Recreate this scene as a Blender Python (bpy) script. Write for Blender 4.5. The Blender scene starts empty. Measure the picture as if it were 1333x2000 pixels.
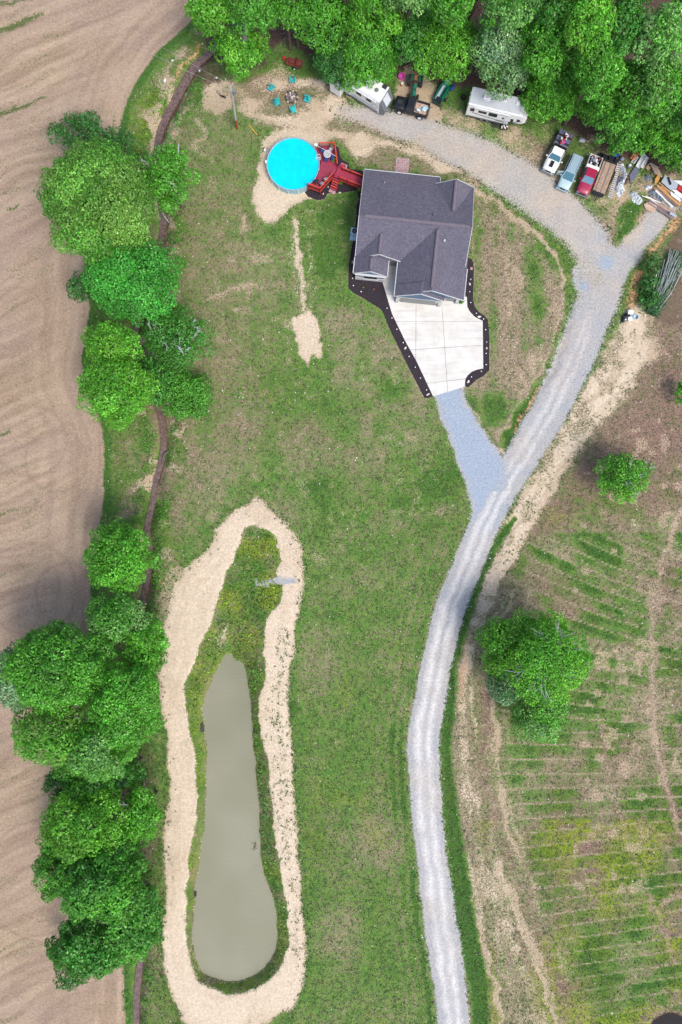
import bpy, math, random
import numpy as np
from mathutils import Vector, Matrix
R = math.radians
rnd = random.Random(7)
nrs = np.random.RandomState(11)
sc = bpy.context.scene
COL = sc.collection

# ------------------------------------------------------------------ camera, sky, sun, exposure
H = 95.24          # drone height in metres; 14 photo pixels per metre on the ground
PXM = 14.0
cam = bpy.data.cameras.new('camera'); cam_o = bpy.data.objects.new('camera', cam); COL.objects.link(cam_o)
cam_o.location = (0, 0, H); cam_o.rotation_euler = (0, 0, 0)
cam.sensor_fit = 'VERTICAL'; cam.sensor_height = 36; cam.sensor_width = 24; cam.lens = 24
cam.clip_start = 0.5; cam.clip_end = 4000
sc.camera = cam_o
world = bpy.data.worlds.new('World'); sc.world = world; world.use_nodes = True
wn = world.node_tree; wn.nodes.clear()
sky = wn.nodes.new('ShaderNodeTexSky'); sky.sky_type = 'NISHITA'; sky.sun_disc = False
sky.sun_elevation = R(56); sky.sun_rotation = R(140); sky.air_density = 1.0; sky.dust_density = 4.0; sky.ozone_density = 1.0
bg = wn.nodes.new('ShaderNodeBackground'); bg.inputs['Strength'].default_value = 0.15
wo = wn.nodes.new('ShaderNodeOutputWorld')
wn.links.new(sky.outputs[0], bg.inputs[0]); wn.links.new(bg.outputs[0], wo.inputs[0])
sl = bpy.data.lights.new('sun', 'SUN'); sl.energy = 1.6; sl.angle = R(22); sl.color = (1.0, 0.93, 0.84)
so = bpy.data.objects.new('sun', sl); COL.objects.link(so)
el, az = R(56), R(140)
sd = Vector((math.sin(az)*math.cos(el), math.cos(az)*math.cos(el), math.sin(el)))
so.rotation_euler = sd.to_track_quat('Z', 'Y').to_euler(); so.location = (40, -40, 60)
sc.view_settings.view_transform = 'Standard'; sc.view_settings.look = 'None'
sc.view_settings.gamma = 1.0; sc.view_settings.use_curve_mapping = False
sc.view_settings.exposure = 0.60
sc.render.engine = 'CYCLES'

# ------------------------------------------------------------------ coordinates
def P(u, v, z=0.0):
    """world x, y of the thing of height z seen at photo pixel (u, v)"""
    s = (H - z) / H / PXM
    return ((u - 666.5) * s, (1000 - v) * s)
def P3(u, v, z=0.0):
    x, y = P(u, v, z); return (x, y, z)
def ang(u0, v0, u1, v1):
    return math.atan2(-(v1 - v0), u1 - u0)

# ------------------------------------------------------------------ materials
def srgb(r, g, b, k=1.0):
    f = lambda c: (c/255/12.92 if c/255 <= .04045 else ((c/255+.055)/1.055)**2.4) * k
    return (f(r), f(g), f(b), 1.0)
class NT:
    def __init__(s, name, disp=False):
        s.m = bpy.data.materials.new(name); s.m.use_nodes = True; s.t = s.m.node_tree; s.t.nodes.clear()
        s.out = s.t.nodes.new('ShaderNodeOutputMaterial')
        s.b = s.t.nodes.new('ShaderNodeBsdfPrincipled'); s.t.links.new(s.b.outputs[0], s.out.inputs[0])
        s.tc = s.t.nodes.new('ShaderNodeTexCoord')
    def link(s, a, b): s.t.links.new(a, b)
    def set(s, inp, v):
        if hasattr(v, 'is_linked') or isinstance(v, bpy.types.NodeSocket): s.link(v, inp)
        else: inp.default_value = v
    def noise(s, scale, detail=2, rough=.55, dist=0, vec=None, color=False):
        n = s.t.nodes.new('ShaderNodeTexNoise'); n.inputs['Scale'].default_value = scale
        n.inputs['Detail'].default_value = detail; n.inputs['Roughness'].default_value = rough; n.inputs['Distortion'].default_value = dist
        s.link(vec if vec else s.tc.outputs['Object'], n.inputs['Vector'])
        return n.outputs['Color' if color else 'Fac']
    def mapping(s, scale=(1, 1, 1), rot=(0, 0, 0), loc=(0, 0, 0)):
        n = s.t.nodes.new('ShaderNodeMapping'); s.link(s.tc.outputs['Object'], n.inputs['Vector'])
        n.inputs['Scale'].default_value = scale; n.inputs['Rotation'].default_value = rot; n.inputs['Location'].default_value = loc
        return n.outputs[0]
    def math(s, op, a, b=0.0, clamp=False):
        n = s.t.nodes.new('ShaderNodeMath'); n.operation = op; n.use_clamp = clamp
        s.set(n.inputs[0], a); s.set(n.inputs[1], b); return n.outputs[0]
    def rng(s, v, a, b, c=0.0, d=1.0):
        n = s.t.nodes.new('ShaderNodeMapRange'); n.clamp = True
        s.set(n.inputs[0], v)
        for i, q in enumerate((a, b, c, d)): n.inputs[i+1].default_value = q
        return n.outputs[0]
    def mix(s, f, a, b, blend='MIX'):
        n = s.t.nodes.new('ShaderNodeMix'); n.data_type = 'RGBA'; n.blend_type = blend
        s.set(n.inputs[0], f); s.set(n.inputs[6], a); s.set(n.inputs[7], b); return n.outputs[2]
    def attr(s, name):
        n = s.t.nodes.new('ShaderNodeAttribute'); n.attribute_name = name; return n
    def sep(s, c):
        n = s.t.nodes.new('ShaderNodeSeparateColor'); s.link(c, n.inputs[0]); return n.outputs
    def bump(s, h, strength=.5, dist=.05):
        n = s.t.nodes.new('ShaderNodeBump'); n.inputs['Strength'].default_value = strength; n.inputs['Distance'].default_value = dist
        s.link(h, n.inputs['Height']); s.link(n.outputs[0], s.b.inputs['Normal'])
MC = {}
def simple(name, c, rough=.6, metal=0.0, var=.18, scale=6, bump=0.0, spec=None, c2=None, coat=0.0):
    if name in MC: return MC[name]
    n = NT(name)
    f = n.noise(scale, 4, .6)
    d = tuple(max(0, q*(1-var)) for q in c[:3]) + (1,)
    e = c2 if c2 else tuple(min(1, q*(1+var)) for q in c[:3]) + (1,)
    n.link(n.mix(n.rng(f, .35, .65), d, e), n.b.inputs['Base Color'])
    n.b.inputs['Roughness'].default_value = rough; n.b.inputs['Metallic'].default_value = metal
    if spec is not None: n.b.inputs['Specular IOR Level'].default_value = spec
    if coat: n.b.inputs['Coat Weight'].default_value = coat
    if bump: n.bump(f, bump, .02)
    MC[name] = n.m
    return n.m
K = 0.80
M = {}
def mk(key, rgb, **kw): M[key] = simple(key, srgb(*rgb, K), **kw)
mk('white_paint', (236, 238, 240), rough=.45, var=.05, scale=2)
mk('white_metal', (228, 232, 238), rough=.4, var=.06)
mk('rv_roof', (196, 203, 214), rough=.6, var=.07, scale=1.5)
mk('rv_white', (236, 238, 240), rough=.3, var=.04)
mk('rv_grey', (108, 116, 124), rough=.35, var=.08)
mk('trim_white', (206, 210, 216), rough=.5, var=.05)
mk('black_paint', (26, 30, 42), rough=.5, var=.15, coat=.12)
mk('dark_metal', (48, 50, 54), rough=.5, var=.2)
mk('grey_metal', (150, 156, 162), rough=.4, metal=.5, var=.12)
mk('rubber', (34, 34, 36), rough=.85, var=.2)
mk('glass_dark', (34, 44, 54), rough=.12, var=.1, spec=.6)
mk('glass_teal', (70, 118, 138), rough=.12, var=.12, spec=.6)
mk('glass_blue', (100, 140, 165), rough=.15, var=.12, spec=.6)
mk('silver_paint', (176, 204, 214), rough=.35, var=.06, coat=.5)
mk('silver_roof', (152, 178, 196), rough=.4, var=.06)
mk('red_paint', (165, 38, 78), rough=.35, var=.1, coat=.4)
mk('red_plastic', (205, 30, 45), rough=.5)
mk('rust', (112, 48, 40), rough=.8, var=.4, scale=5)
mk('green_paint', (24, 112, 92), rough=.4, var=.12)
mk('tractor_tan', (170, 120, 80), rough=.7)
mk('turquoise', (48, 190, 196), rough=.5, var=.08)
mk('pink', (220, 90, 190), rough=.5)
mk('yellow', (228, 190, 40), rough=.5)
mk('orange', (220, 132, 40), rough=.6)
mk('blue_plastic', (28, 60, 170), rough=.5)
mk('blue_fabric', (44, 70, 140), rough=.8)
mk('grey_fabric', (178, 176, 186), rough=.8)
mk('deck_red', (168, 52, 82), rough=.65, var=.25, scale=8)
mk('deck_faded', (150, 62, 84), rough=.75, var=.3, scale=4)
mk('rail_red', (205, 72, 50), rough=.6, var=.15, scale=8)
mk('rail_dark', (140, 28, 40), rough=.65, var=.2, scale=8)
mk('wood_grey', (170, 152, 140), rough=.85, var=.25, scale=3)
mk('wood_tan', (184, 150, 118), rough=.85, var=.22, scale=4)
mk('wood_old', (128, 116, 118), rough=.9, var=.3, scale=5)
mk('wood_pole', (176, 172, 170), rough=.85, var=.15, scale=5)
mk('wood_pole_base', (150, 84, 44), rough=.85, var=.3, scale=5)
mk('plywood', (205, 150, 80), rough=.8, var=.15)
mk('trunk', (110, 98, 84), rough=.9, var=.3, scale=8, bump=.5)
mk('dead_wood', (168, 176, 178), rough=.9, var=.2, scale=8)
mk('tarp_white', (214, 222, 230), rough=.55, var=.12, scale=4)
mk('tarp_grey', (128, 142, 158), rough=.6, var=.2, scale=4)
mk('tarp_brown', (120, 88, 86), rough=.7, var=.3, scale=5)
mk('sheet_blue', (104, 108, 136), rough=.6, var=.12)
mk('sheet_grey', (170, 182, 196), rough=.5, var=.08)
mk('stone_dark', (74, 68, 70), rough=.9, var=.35, scale=6)
mk('stone_pale', (222, 216, 206), rough=.9, var=.15, scale=6)
mk('stone_tan', (196, 168, 150), rough=.9, var=.2, scale=3)
mk('paver_pink', (186, 150, 156), rough=.9, var=.12)
mk('paver_grey', (176, 166, 172), rough=.9, var=.1)
mk('ash', (120, 112, 112), rough=.95, var=.5, scale=8)
mk('pool_wall', (150, 186, 200), rough=.5, var=.1)
mk('bark_grey', (128, 122, 126), rough=.9, var=.3, scale=6)
mk('pool_rim', (205, 222, 226), rough=.45, var=.06)
mk('bark_brown', (96, 78, 70), rough=.95, var=.4, scale=6)
mk('basket', (112, 84, 80), rough=.9, var=.4, scale=15)
mk('siding_blue', (88, 116, 146), rough=.6, var=.08)
mk('stone_wall', (190, 190, 192), rough=.8, var=.15)
mk('door_grey', (128, 134, 134), rough=.5, var=.06)
mk('vent_cap', (100, 98, 112), rough=.6)
mk('murky_pool', (52, 50, 52), rough=.8, spec=.08)
mk('ac_blue', (170, 204, 222), rough=.45, var=.06)

# pool water
n = NT('pool_water'); f = n.noise(1.2, 3)
n.link(n.mix(n.rng(f, .3, .7), srgb(0, 205, 238, .85), srgb(0, 222, 246, .85)), n.b.inputs['Base Color'])
n.b.inputs['Roughness'].default_value = .25; n.b.inputs['Specular IOR Level'].default_value = .3; n.bump(n.noise(6, 2), .1, .02); M['pool_water'] = n.m
# pond water
n = NT('pond_water')
mp = n.mapping(scale=(1.2, 4.5, 1), rot=(0, 0, R(12)))
rip = n.noise(1.1, 3, .6, .4, vec=mp); fine = n.noise(9, 2)
n.link(n.mix(n.rng(n.noise(.09, 2), .35, .65), srgb(158, 158, 136, .68), srgb(144, 147, 122, .68)), n.b.inputs['Base Color'])
n.b.inputs['Roughness'].default_value = .16
n.bump(n.math('ADD', rip, n.math('MULTIPLY', fine, .15)), .5, .07); M['pond_water'] = n.m
n = NT('creek_water')
n.link(n.mix(n.rng(n.noise(3, 3), .35, .65), srgb(92, 76, 74, K), srgb(128, 108, 100, K)), n.b.inputs['Base Color'])
n.b.inputs['Roughness'].default_value = .25; n.bump(n.noise(5, 3), .25, .04); M['creek_water'] = n.m
# shingles
def shingles(name, rotz):
    n = NT(name)
    mp = n.mapping(rot=(0, 0, rotz))
    b = n.t.nodes.new('ShaderNodeTexBrick'); n.link(mp, b.inputs['Vector'])
    b.inputs['Scale'].default_value = 1.0; b.inputs['Brick Width'].default_value = .34; b.inputs['Row Height'].default_value = .16
    b.inputs['Mortar Size'].default_value = .012; b.inputs['Mortar Smooth'].default_value = .6; b.inputs['Bias'].default_value = 0
    b.inputs['Color1'].default_value = srgb(114, 112, 126, K); b.inputs['Color2'].default_value = srgb(86, 87, 103, K); b.inputs['Mortar'].default_value = srgb(56, 54, 66, K)
    f = n.noise(9, 3, .7); g = n.noise(.35, 3)
    c = n.mix(n.rng(f, .3, .7, 0, .7), b.outputs[0], srgb(98, 98, 122, K))
    c = n.mix(n.rng(n.noise(4, 4, .7), .45, .7, 0, .55), c, srgb(136, 131, 140, K))
    c = n.mix(n.rng(g, .35, .7, 0, .3), c, srgb(74, 72, 88, K))
    n.link(c, n.b.inputs['Base Color']); n.b.inputs['Roughness'].default_value = .9
    n.bump(n.math('ADD', f, b.outputs[1]), .6, .02)
    return n.m
M['shingle_a'] = shingles('shingle_a', 0); M['shingle_b'] = shingles('shingle_b', R(90))
M['ridge'] = simple('ridge', srgb(116, 108, 120, K), rough=.9, var=.2, scale=8)
# mulch
n = NT('mulch'); f = n.noise(9, 4, .7)
n.link(n.mix(n.rng(f, .4, .75), srgb(34, 30, 40, K), srgb(72, 60, 68, K)), n.b.inputs['Base Color']); n.b.inputs['Roughness'].default_value = .95
n.bump(f, .9, .06); M['mulch'] = n.m
# concrete
n = NT('concrete'); f = n.noise(.5, 5, .6); g = n.noise(14, 3)
mp = n.mapping(scale=(.35, 2.2, 1), rot=(0, 0, R(15))); st = n.noise(.8, 5, .65, vec=mp)
c = n.mix(n.rng(f, .35, .7), srgb(238, 238, 236, .73), srgb(222, 221, 214, .71))
c = n.mix(n.rng(st, .48, .74, 0, .5), c, srgb(196, 194, 188, .66))
c = n.mix(n.rng(n.noise(.9, 5, .75, 1.0, vec=n.mapping(loc=(7, 3, 0))), .6, .75, 0, .45), c, srgb(206, 192, 166, .70))
c = n.mix(n.rng(g, .5, .8, 0, .2), c, srgb(170, 170, 170, .8))
n.link(c, n.b.inputs['Base Color']); n.b.inputs['Roughness'].default_value = .85; M['concrete'] = n.m
# leaves
def leafmat(name):
    n = NT(name)
    a = n.attr('leafcol')
    f = n.noise(1.3, 3)
    c = n.mix(n.rng(f, .35, .7, 0, .25), a.outputs['Color'], (.08, .16, .02, 1))
    n.link(c, n.b.inputs['Base Color']); n.b.inputs['Roughness'].default_value = .42; n.b.inputs['Specular IOR Level'].default_value = .45
    tr = n.t.nodes.new('ShaderNodeBsdfTranslucent'); n.link(n.mix(.5, c, (.12, .35, .02, 1)), tr.inputs[0])
    ms = n.t.nodes.new('ShaderNodeMixShader'); ms.inputs[0].default_value = .40
    n.link(n.b.outputs[0], ms.inputs[1]); n.link(tr.outputs[0], ms.inputs[2]); n.link(ms.outputs[0], n.out.inputs[0])
    return n.m
M['leaf'] = leafmat('leaf')

# ground: one material read from painted cover masks (what grows or lies there)
def ground_mat():
    n = NT('ground_cover')
    A = n.attr('coverA'); B = n.attr('coverB'); C = n.attr('coverC')
    sA, sB, sC = n.sep(A.outputs['Color']), n.sep(B.outputs['Color']), n.sep(C.outputs['Color'])
    soil, gravel, dirt, clay = sA[0], sA[1], sA[2], A.outputs['Alpha']
    lush, brown, yellow, dark = sB[0], sB[1], sB[2], B.outputs['Alpha']
    track, streak, rows = sC[0], sC[1], sC[2]
    n1 = n.noise(6.5, 3, .7); n2 = n.noise(2.1, 4, .65); n3 = n.noise(.45, 4, .6); n4 = n.noise(.09, 3); gb = C.outputs['Alpha']
    n5 = n.noise(3.6, 4, .75, vec=n.mapping(loc=(31, 17, 0))); n6 = n.noise(11, 2, .6, vec=n.mapping(loc=(5, 71, 0)))
    ad = lambda *v: (v[0] if len(v) == 1 else n.math('ADD', v[0], ad(*v[1:])))
    c_ = lambda v, k: n.math('MULTIPLY', n.math('SUBTRACT', v, .5), k)
    def th(m, amp1=1.0, amp2=.6, a=.36, b=.64, g=1.4): return n.rng(ad(m, c_(n5, amp1*g), c_(n1, amp2*g)), a, b)
    # grass
    green = n.mix(n.rng(ad(n2, c_(n1, 1.2)), .32, .66), srgb(60, 98, 40, K), srgb(124, 156, 74, K))
    green = n.mix(n.rng(n3, .35, .7, 0, .7), green, srgb(82, 128, 58, K))
    green = n.mix(n.math('MULTIPLY', n.rng(lush, .78, .98), .75), green, n.mix(n.rng(n1, .35, .65), srgb(40, 84, 36, K), srgb(66, 108, 44, K)))
    green = n.mix(n.rng(brown, .4, .9, 0, .6), green, n.mix(n.rng(n1, .35, .65), srgb(66, 96, 40, K), srgb(112, 134, 56, K)))
    straw = n.mix(n.rng(ad(n5, c_(n6, .8)), .35, .65), srgb(124, 114, 90, K), srgb(182, 172, 146, K))
    bro = n.mix(n.rng(ad(n1, c_(n5, .9)), .3, .7), srgb(106, 84, 76, K), srgb(168, 142, 130, K))
    dead = n.mix(brown, straw, bro)
    g = n.rng(ad(lush, c_(n2, 1.2), c_(n1, 1.5), c_(n3, .9), c_(n5, 1.2)), .22, .72)
    col = n.mix(g, dead, green)
    yl = n.mix(n.rng(n1, .35, .65), srgb(108, 128, 24, K), srgb(160, 174, 50, K))
    col = n.mix(n.math('MULTIPLY', yellow, n.rng(ad(n5, c_(n2, .8)), .35, .6)), col, yl)
    # pale little flowers and stones
    fl = n.t.nodes.new('ShaderNodeTexVoronoi'); fl.inputs['Scale'].default_value = .9; n.link(n.tc.outputs['Object'], fl.inputs['Vector'])
    col = n.mix(n.math('MULTIPLY', n.rng(fl.outputs['Distance'], .08, .05), n.rng(n3, .5, .56)), col, srgb(206, 204, 172, K))
    # dark litter and wet mud
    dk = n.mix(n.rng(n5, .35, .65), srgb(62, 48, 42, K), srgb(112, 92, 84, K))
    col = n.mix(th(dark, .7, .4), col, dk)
    # pale dirt
    dc = n.mix(n.rng(streak, 0, 1), srgb(184, 166, 140, K), srgb(224, 209, 188, K))
    dc = n.mix(n.math('MULTIPLY', n.rng(n3, .42, .66, 0, .8), n.rng(streak, .5, .0)), dc, srgb(172, 154, 134, K))
    dc = n.mix(n.rng(n1, .3, .75, 0, .35), dc, srgb(200, 186, 164, K))
    dc = n.mix(n.rng(ad(n6, c_(n5, 1)),   .70, .84, 0, .45), dc, srgb(134, 116, 90, K))
    col = n.mix(th(dirt, 1.0, .8, .42, .58, 1.2), col, dc)
    # tilled field
    s1 = n.mix(n.rng(ad(streak, c_(n2, .9), c_(n3, .6), c_(n5, .6)), .1, .95), srgb(148, 128, 108, K), srgb(185, 166, 142, K))
    s1 = n.mix(n.rng(ad(n1, c_(n6, .9), c_(streak, -.3)), .52, .72, 0, .7), s1, srgb(130, 108, 98, K))
    s1 = n.mix(n.rng(n4, .35, .65, 0, .3), s1, srgb(166, 146, 142, K))
    col = n.mix(n.rng(ad(soil, c_(n5, .5)), .42, .58), col, s1)
    # weeds in rows on the field
    col = n.mix(n.math('MULTIPLY', n.rng(ad(rows, c_(n5, 1.3), c_(n1, 1.0)), .45, .62), .9), col, n.mix(n.rng(n1, .3, .7), srgb(48, 82, 34, K), srgb(104, 116, 68, K)))
    # clay
    cl = n.mix(n.rng(n2, .3, .7), srgb(192, 136, 96, K), srgb(216, 178, 142, K))
    col = n.mix(th(clay, 1.0, .5), col, cl)
    # gravel
    gv = n.mix(n.rng(ad(n1, c_(n6, .6)), .3, .72), srgb(146, 154, 165, K), srgb(184, 191, 199, K))
    gv = n.mix(n.rng(ad(n3, c_(n2, .5)), .35, .7, 0, .5), gv, srgb(190, 184, 178, K))
    gv = n.mix(n.rng(ad(track, c_(n2, .35), c_(n1, .25)), .2, .8), gv, srgb(228, 229, 230, K))
    gv = n.mix(gb, n.mix(n.rng(n3, .3, .7), srgb(186, 174, 160, K), srgb(200, 190, 178, K)), gv)
    gv = n.mix(n.math('MULTIPLY', n.rng(gb, .9, 1.0), n.rng(track, .3, .0)), gv, srgb(160, 176, 196, K))
    gv = n.mix(n.math('MULTIPLY', clay, n.rng(n2, .3, .6)), gv, srgb(205, 182, 158, K))
    col = n.mix(th(gravel, .9, 1.0, .40, .60), col, gv)
    n7 = n.noise(3.2, 5, .85, vec=n.mapping(loc=(91, 33, 0)))
    gr = n.rng(n7, .36, .64, .80, 1.22); cg = n.t.nodes.new('ShaderNodeCombineColor'); [n.link(gr, cg.inputs[i]) for i in range(3)]
    col = n.mix(1.0, col, cg.outputs[0], 'MULTIPLY')
    n.link(col, n.b.inputs['Base Color']); n.b.inputs['Roughness'].default_value = .95; n.b.inputs['Specular IOR Level'].default_value = .15
    n.bump(ad(n1, n5), .8, .09)
    return n.m
GM = ground_mat()

# ------------------------------------------------------------------ object helpers
def prop(o, label=None, cat=None, group=None, kind=None):
    if label: o['label'] = label
    if cat: o['category'] = cat
    if group: o['group'] = group
    if kind: o['kind'] = kind
    return o
def empty(name, loc, rz, label, cat, group=None):
    o = bpy.data.objects.new(name, None); COL.objects.link(o); o.location = loc; o.rotation_euler = (0, 0, rz)
    o.empty_display_size = .3
    return prop(o, label, cat, group)
def npmesh(name, V, F, mat, parent=None, smooth=False, attrs=None, loc=None, rz=0):
    """V (n,3), F (m,k) arrays"""
    V = np.asarray(V, dtype=np.float32); F = np.asarray(F, dtype=np.int32)
    me = bpy.data.meshes.new(name)
    me.vertices.add(len(V)); me.vertices.foreach_set('co', V.ravel())
    k = F.shape[1]
    me.loops.add(F.size); me.loops.foreach_set('vertex_index', F.ravel())
    me.polygons.add(len(F)); me.polygons.foreach_set('loop_start', np.arange(0, F.size, k, dtype=np.int32))
    me.polygons.foreach_set('loop_total', np.full(len(F), k, dtype=np.int32))
    if smooth: me.polygons.foreach_set('use_smooth', np.ones(len(F), dtype=bool))
    me.update(calc_edges=True)
    for an, arr in (attrs or {}).items():
        a = me.color_attributes.new(an, 'FLOAT_COLOR', 'POINT'); a.data.foreach_set('color', np.asarray(arr, dtype=np.float32).ravel())
    me.materials.append(mat)
    o = bpy.data.objects.new(name, me); COL.objects.link(o)
    if parent: o.parent = parent
    if loc: o.location = loc
    if rz: o.rotation_euler = (0, 0, rz)
    return o
class MB:
    def __init__(s): s.v = []; s.f = []
    def add(s, vs, fs):
        k = len(s.v); s.v += [tuple(v) for v in vs]; s.f += [tuple(i + k for i in f) for f in fs]; return s
    def box(s, c, d, rz=0, ry=0, rx=0, ch=0.0):
        m = Matrix.Rotation(rz, 3, 'Z') @ Matrix.Rotation(ry, 3, 'Y') @ Matrix.Rotation(rx, 3, 'X')
        hx, hy, hz = d[0]/2, d[1]/2, d[2]/2
        if ch <= 0:
            vs = [(x*hx, y*hy, z*hz) for z in (-1, 1) for x, y in ((-1, -1), (1, -1), (1, 1), (-1, 1))]
            fs = [(3, 2, 1, 0), (4, 5, 6, 7), (0, 1, 5, 4), (1, 2, 6, 5), (2, 3, 7, 6), (3, 0, 4, 7)]
        else:
            ch = min(ch, hx*.9, hy*.9, hz*.9)
            def ring(ax, ay, z): return [(-ax+ch, -ay, z), (ax-ch, -ay, z), (ax, -ay+ch, z), (ax, ay-ch, z), (ax-ch, ay, z), (-ax+ch, ay, z), (-ax, ay-ch, z), (-ax, -ay+ch, z)]
            vs = ring(hx, hy, -hz) + ring(hx, hy, hz-ch) + ring(hx-ch*.9, hy-ch*.9, hz)
            fs = [tuple(range(7, -1, -1)), tuple(range(16, 24))]
            for r0 in (0, 8): fs += [(r0+i, r0+(i+1) % 8, r0+8+(i+1) % 8, r0+8+i) for i in range(8)]
        return s.add([tuple(m @ Vector(v) + Vector(c)) for v in vs], fs)
    def cyl(s, c, r, h, n=14, axis='z', r2=None):
        r2 = r if r2 is None else r2; vs = []
        for k, (rr, t) in enumerate(((r, -h/2), (r2, h/2))):
            for i in range(n):
                a = 2*math.pi*i/n; p = (rr*math.cos(a), rr*math.sin(a), t)
                if axis == 'x': p = (p[2], p[0], p[1])
                if axis == 'y': p = (p[1], p[2], p[0])
                vs.append((p[0]+c[0], p[1]+c[1], p[2]+c[2]))
        fs = [tuple(range(n-1, -1, -1)), tuple(range(n, 2*n))] + [(i, (i+1) % n, n+(i+1) % n, n+i) for i in range(n)]
        return s.add(vs, fs)
    def tube(s, pts, rad, n=6):
        pts = [Vector(p) for p in pts]; vs = []; fs = []
        if not hasattr(rad, '__len__'): rad = [rad]*len(pts)
        for i, p in enumerate(pts):
            t = (pts[min(i+1, len(pts)-1)] - pts[max(i-1, 0)]).normalized()
            a = t.cross(Vector((0, 0, 1)))
            if a.length < .05: a = t.cross(Vector((0, 1, 0)))
            a.normalize(); b = t.cross(a)
            for j in range(n):
                q = 2*math.pi*j/n; vs.append(tuple(p + (a*math.cos(q) + b*math.sin(q))*rad[i]))
        for i in range(len(pts)-1):
            fs += [(i*n+j, i*n+(j+1) % n, (i+1)*n+(j+1) % n, (i+1)*n+j) for j in range(n)]
        fs += [tuple(range(n-1, -1, -1)), tuple(range((len(pts)-1)*n, len(pts)*n))]
        return s.add(vs, fs)
    def prism(s, poly, z0, z1):
        n = len(poly)
        ar = sum(poly[i][0]*poly[(i+1) % n][1]-poly[(i+1) % n][0]*poly[i][1] for i in range(n))
        if ar < 0: poly = poly[::-1]
        vs = [(x, y, z0) for x, y in poly] + [(x, y, z1) for x, y in poly]
        return s.add(vs, [tuple(range(n-1, -1, -1)), tuple(range(n, 2*n))] + [(i, (i+1) % n, n+(i+1) % n, n+i) for i in range(n)])
    def plate(s, q, t=.02, iu=0, iv=0, jv=None):
        """thin solid plate proud of quad q = (a,b,c,d) wound so the normal points outward"""
        jv = iv if jv is None else jv
        a, b, c, d = [Vector(x) for x in q]
        f = lambda u, v: (a*(1-u)+b*u)*(1-v) + (d*(1-u)+c*u)*v
        p = [f(iu, iv), f(1-iu, iv), f(1-iu, 1-jv), f(iu, 1-jv)]
        nn = (p[1]-p[0]).cross(p[3]-p[0]).normalized()
        return s.add([x - nn*.01 for x in p] + [x + nn*t for x in p], [(3, 2, 1, 0), (4, 5, 6, 7), (0, 1, 5, 4), (1, 2, 6, 5), (2, 3, 7, 6), (3, 0, 4, 7)])
    def loft(s, secs):
        """secs: lists of equal length rings"""
        n = len(secs[0]); vs = [p for r in secs for p in r]; fs = []
        for k in range(len(secs)-1):
            fs += [(k*n+i, k*n+(i+1) % n, (k+1)*n+(i+1) % n, (k+1)*n+i) for i in range(n)]
        fs += [tuple(range(n-1, -1, -1)), tuple(range((len(secs)-1)*n, len(secs)*n))]
        return s.add(vs, fs)
    def blob(s, c, r, seed=0, n=7, m=5, k=.25):
        rr = random.Random(seed); vs = []; fs = []
        for i in range(m+1):
            th = math.pi*i/m
            for j in range(n):
                ph = 2*math.pi*j/n; q = 1 + rr.uniform(-k, k)
                vs.append((c[0]+r[0]*q*math.sin(th)*math.cos(ph), c[1]+r[1]*q*math.sin(th)*math.sin(ph), c[2]+r[2]*q*math.cos(th)))
        for i in range(m):
            fs += [((i+1)*n+j, (i+1)*n+(j+1) % n, i*n+(j+1) % n, i*n+j) for j in range(n)]
        return s.add(vs, fs)
    def build(s, name, mat, parent=None, loc=None, rz=0, smooth=False):
        me = bpy.data.meshes.new(name); me.from_pydata(s.v, [], s.f); me.update()
        if smooth: me.polygons.foreach_set('use_smooth', [True]*len(me.polygons))
        me.materials.append(M[mat] if isinstance(mat, str) else mat)
        o = bpy.data.objects.new(name, me); COL.objects.link(o)
        if parent: o.parent = parent
        if loc: o.location = loc
        if rz: o.rotation_euler = (0, 0, rz)
        return o
def copy_tree(o, parent=None, loc=None, rz=None, label=None):
    c = o.copy(); COL.objects.link(c); c.parent = parent
    if loc: c.location = loc
    if rz is not None: c.rotation_euler = (0, 0, rz)
    if label: c['label'] = label
    for ch in o.children: copy_tree(ch, c)
    return c

# ------------------------------------------------------------------ numpy noise and shapes
TAB = nrs.rand(8, 256, 256).astype(np.float32)
def vnoise(x, y, k=0):
    T = TAB[k % 8]
    xi = np.floor(x).astype(np.int64); yi = np.floor(y).astype(np.int64); fx = x-xi; fy = y-yi
    fx = fx*fx*(3-2*fx); fy = fy*fy*(3-2*fy)
    g = lambda a, b: T[a & 255, b & 255]
    return (g(xi, yi)*(1-fx)+g(xi+1, yi)*fx)*(1-fy)+(g(xi, yi+1)*(1-fx)+g(xi+1, yi+1)*fx)*fy
def fbm(x, y, s, k=0, o=3):
    t = 0; a = 1; w = 0
    for i in range(o):
        t = t + a*vnoise(x/s*(2**i)+13.7*i, y/s*(2**i)+5.1*i, k+i); w += a; a *= .55
    return t/w
def catmull(p, closed=True, sub=3):
    n = len(p); out = []
    for i in range(n if closed else n-1):
        if closed and max(math.dist(p[i-1][:2], p[i][:2]), math.dist(p[i][:2], p[(i+1) % n][:2]), math.dist(p[(i+1) % n][:2], p[(i+2) % n][:2])) > 60:
            out.append(tuple(p[i])); continue
        if closed: a, b, c, d = p[i-1], p[i], p[(i+1) % n], p[(i+2) % n]
        else: a, b, c, d = p[max(i-1, 0)], p[i], p[i+1], p[min(i+2, n-1)]
        for k in range(sub):
            t = k/sub
            out.append(tuple(.5*((2*b[j])+(-a[j]+c[j])*t+(2*a[j]-5*b[j]+4*c[j]-d[j])*t*t+(-a[j]+3*b[j]-3*c[j]+d[j])*t**3) for j in range(len(b))))
    if not closed: out.append(tuple(p[-1]))
    return out
def dense(lo, hi, st):
    a = np.arange(lo, hi+st/2, st); g = []
    d = st; x = hi
    while x < 900: d *= 1.6; x += d; g.append(x)
    return np.concatenate([[-q + lo + hi for q in g[::-1]], a, g])
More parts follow.
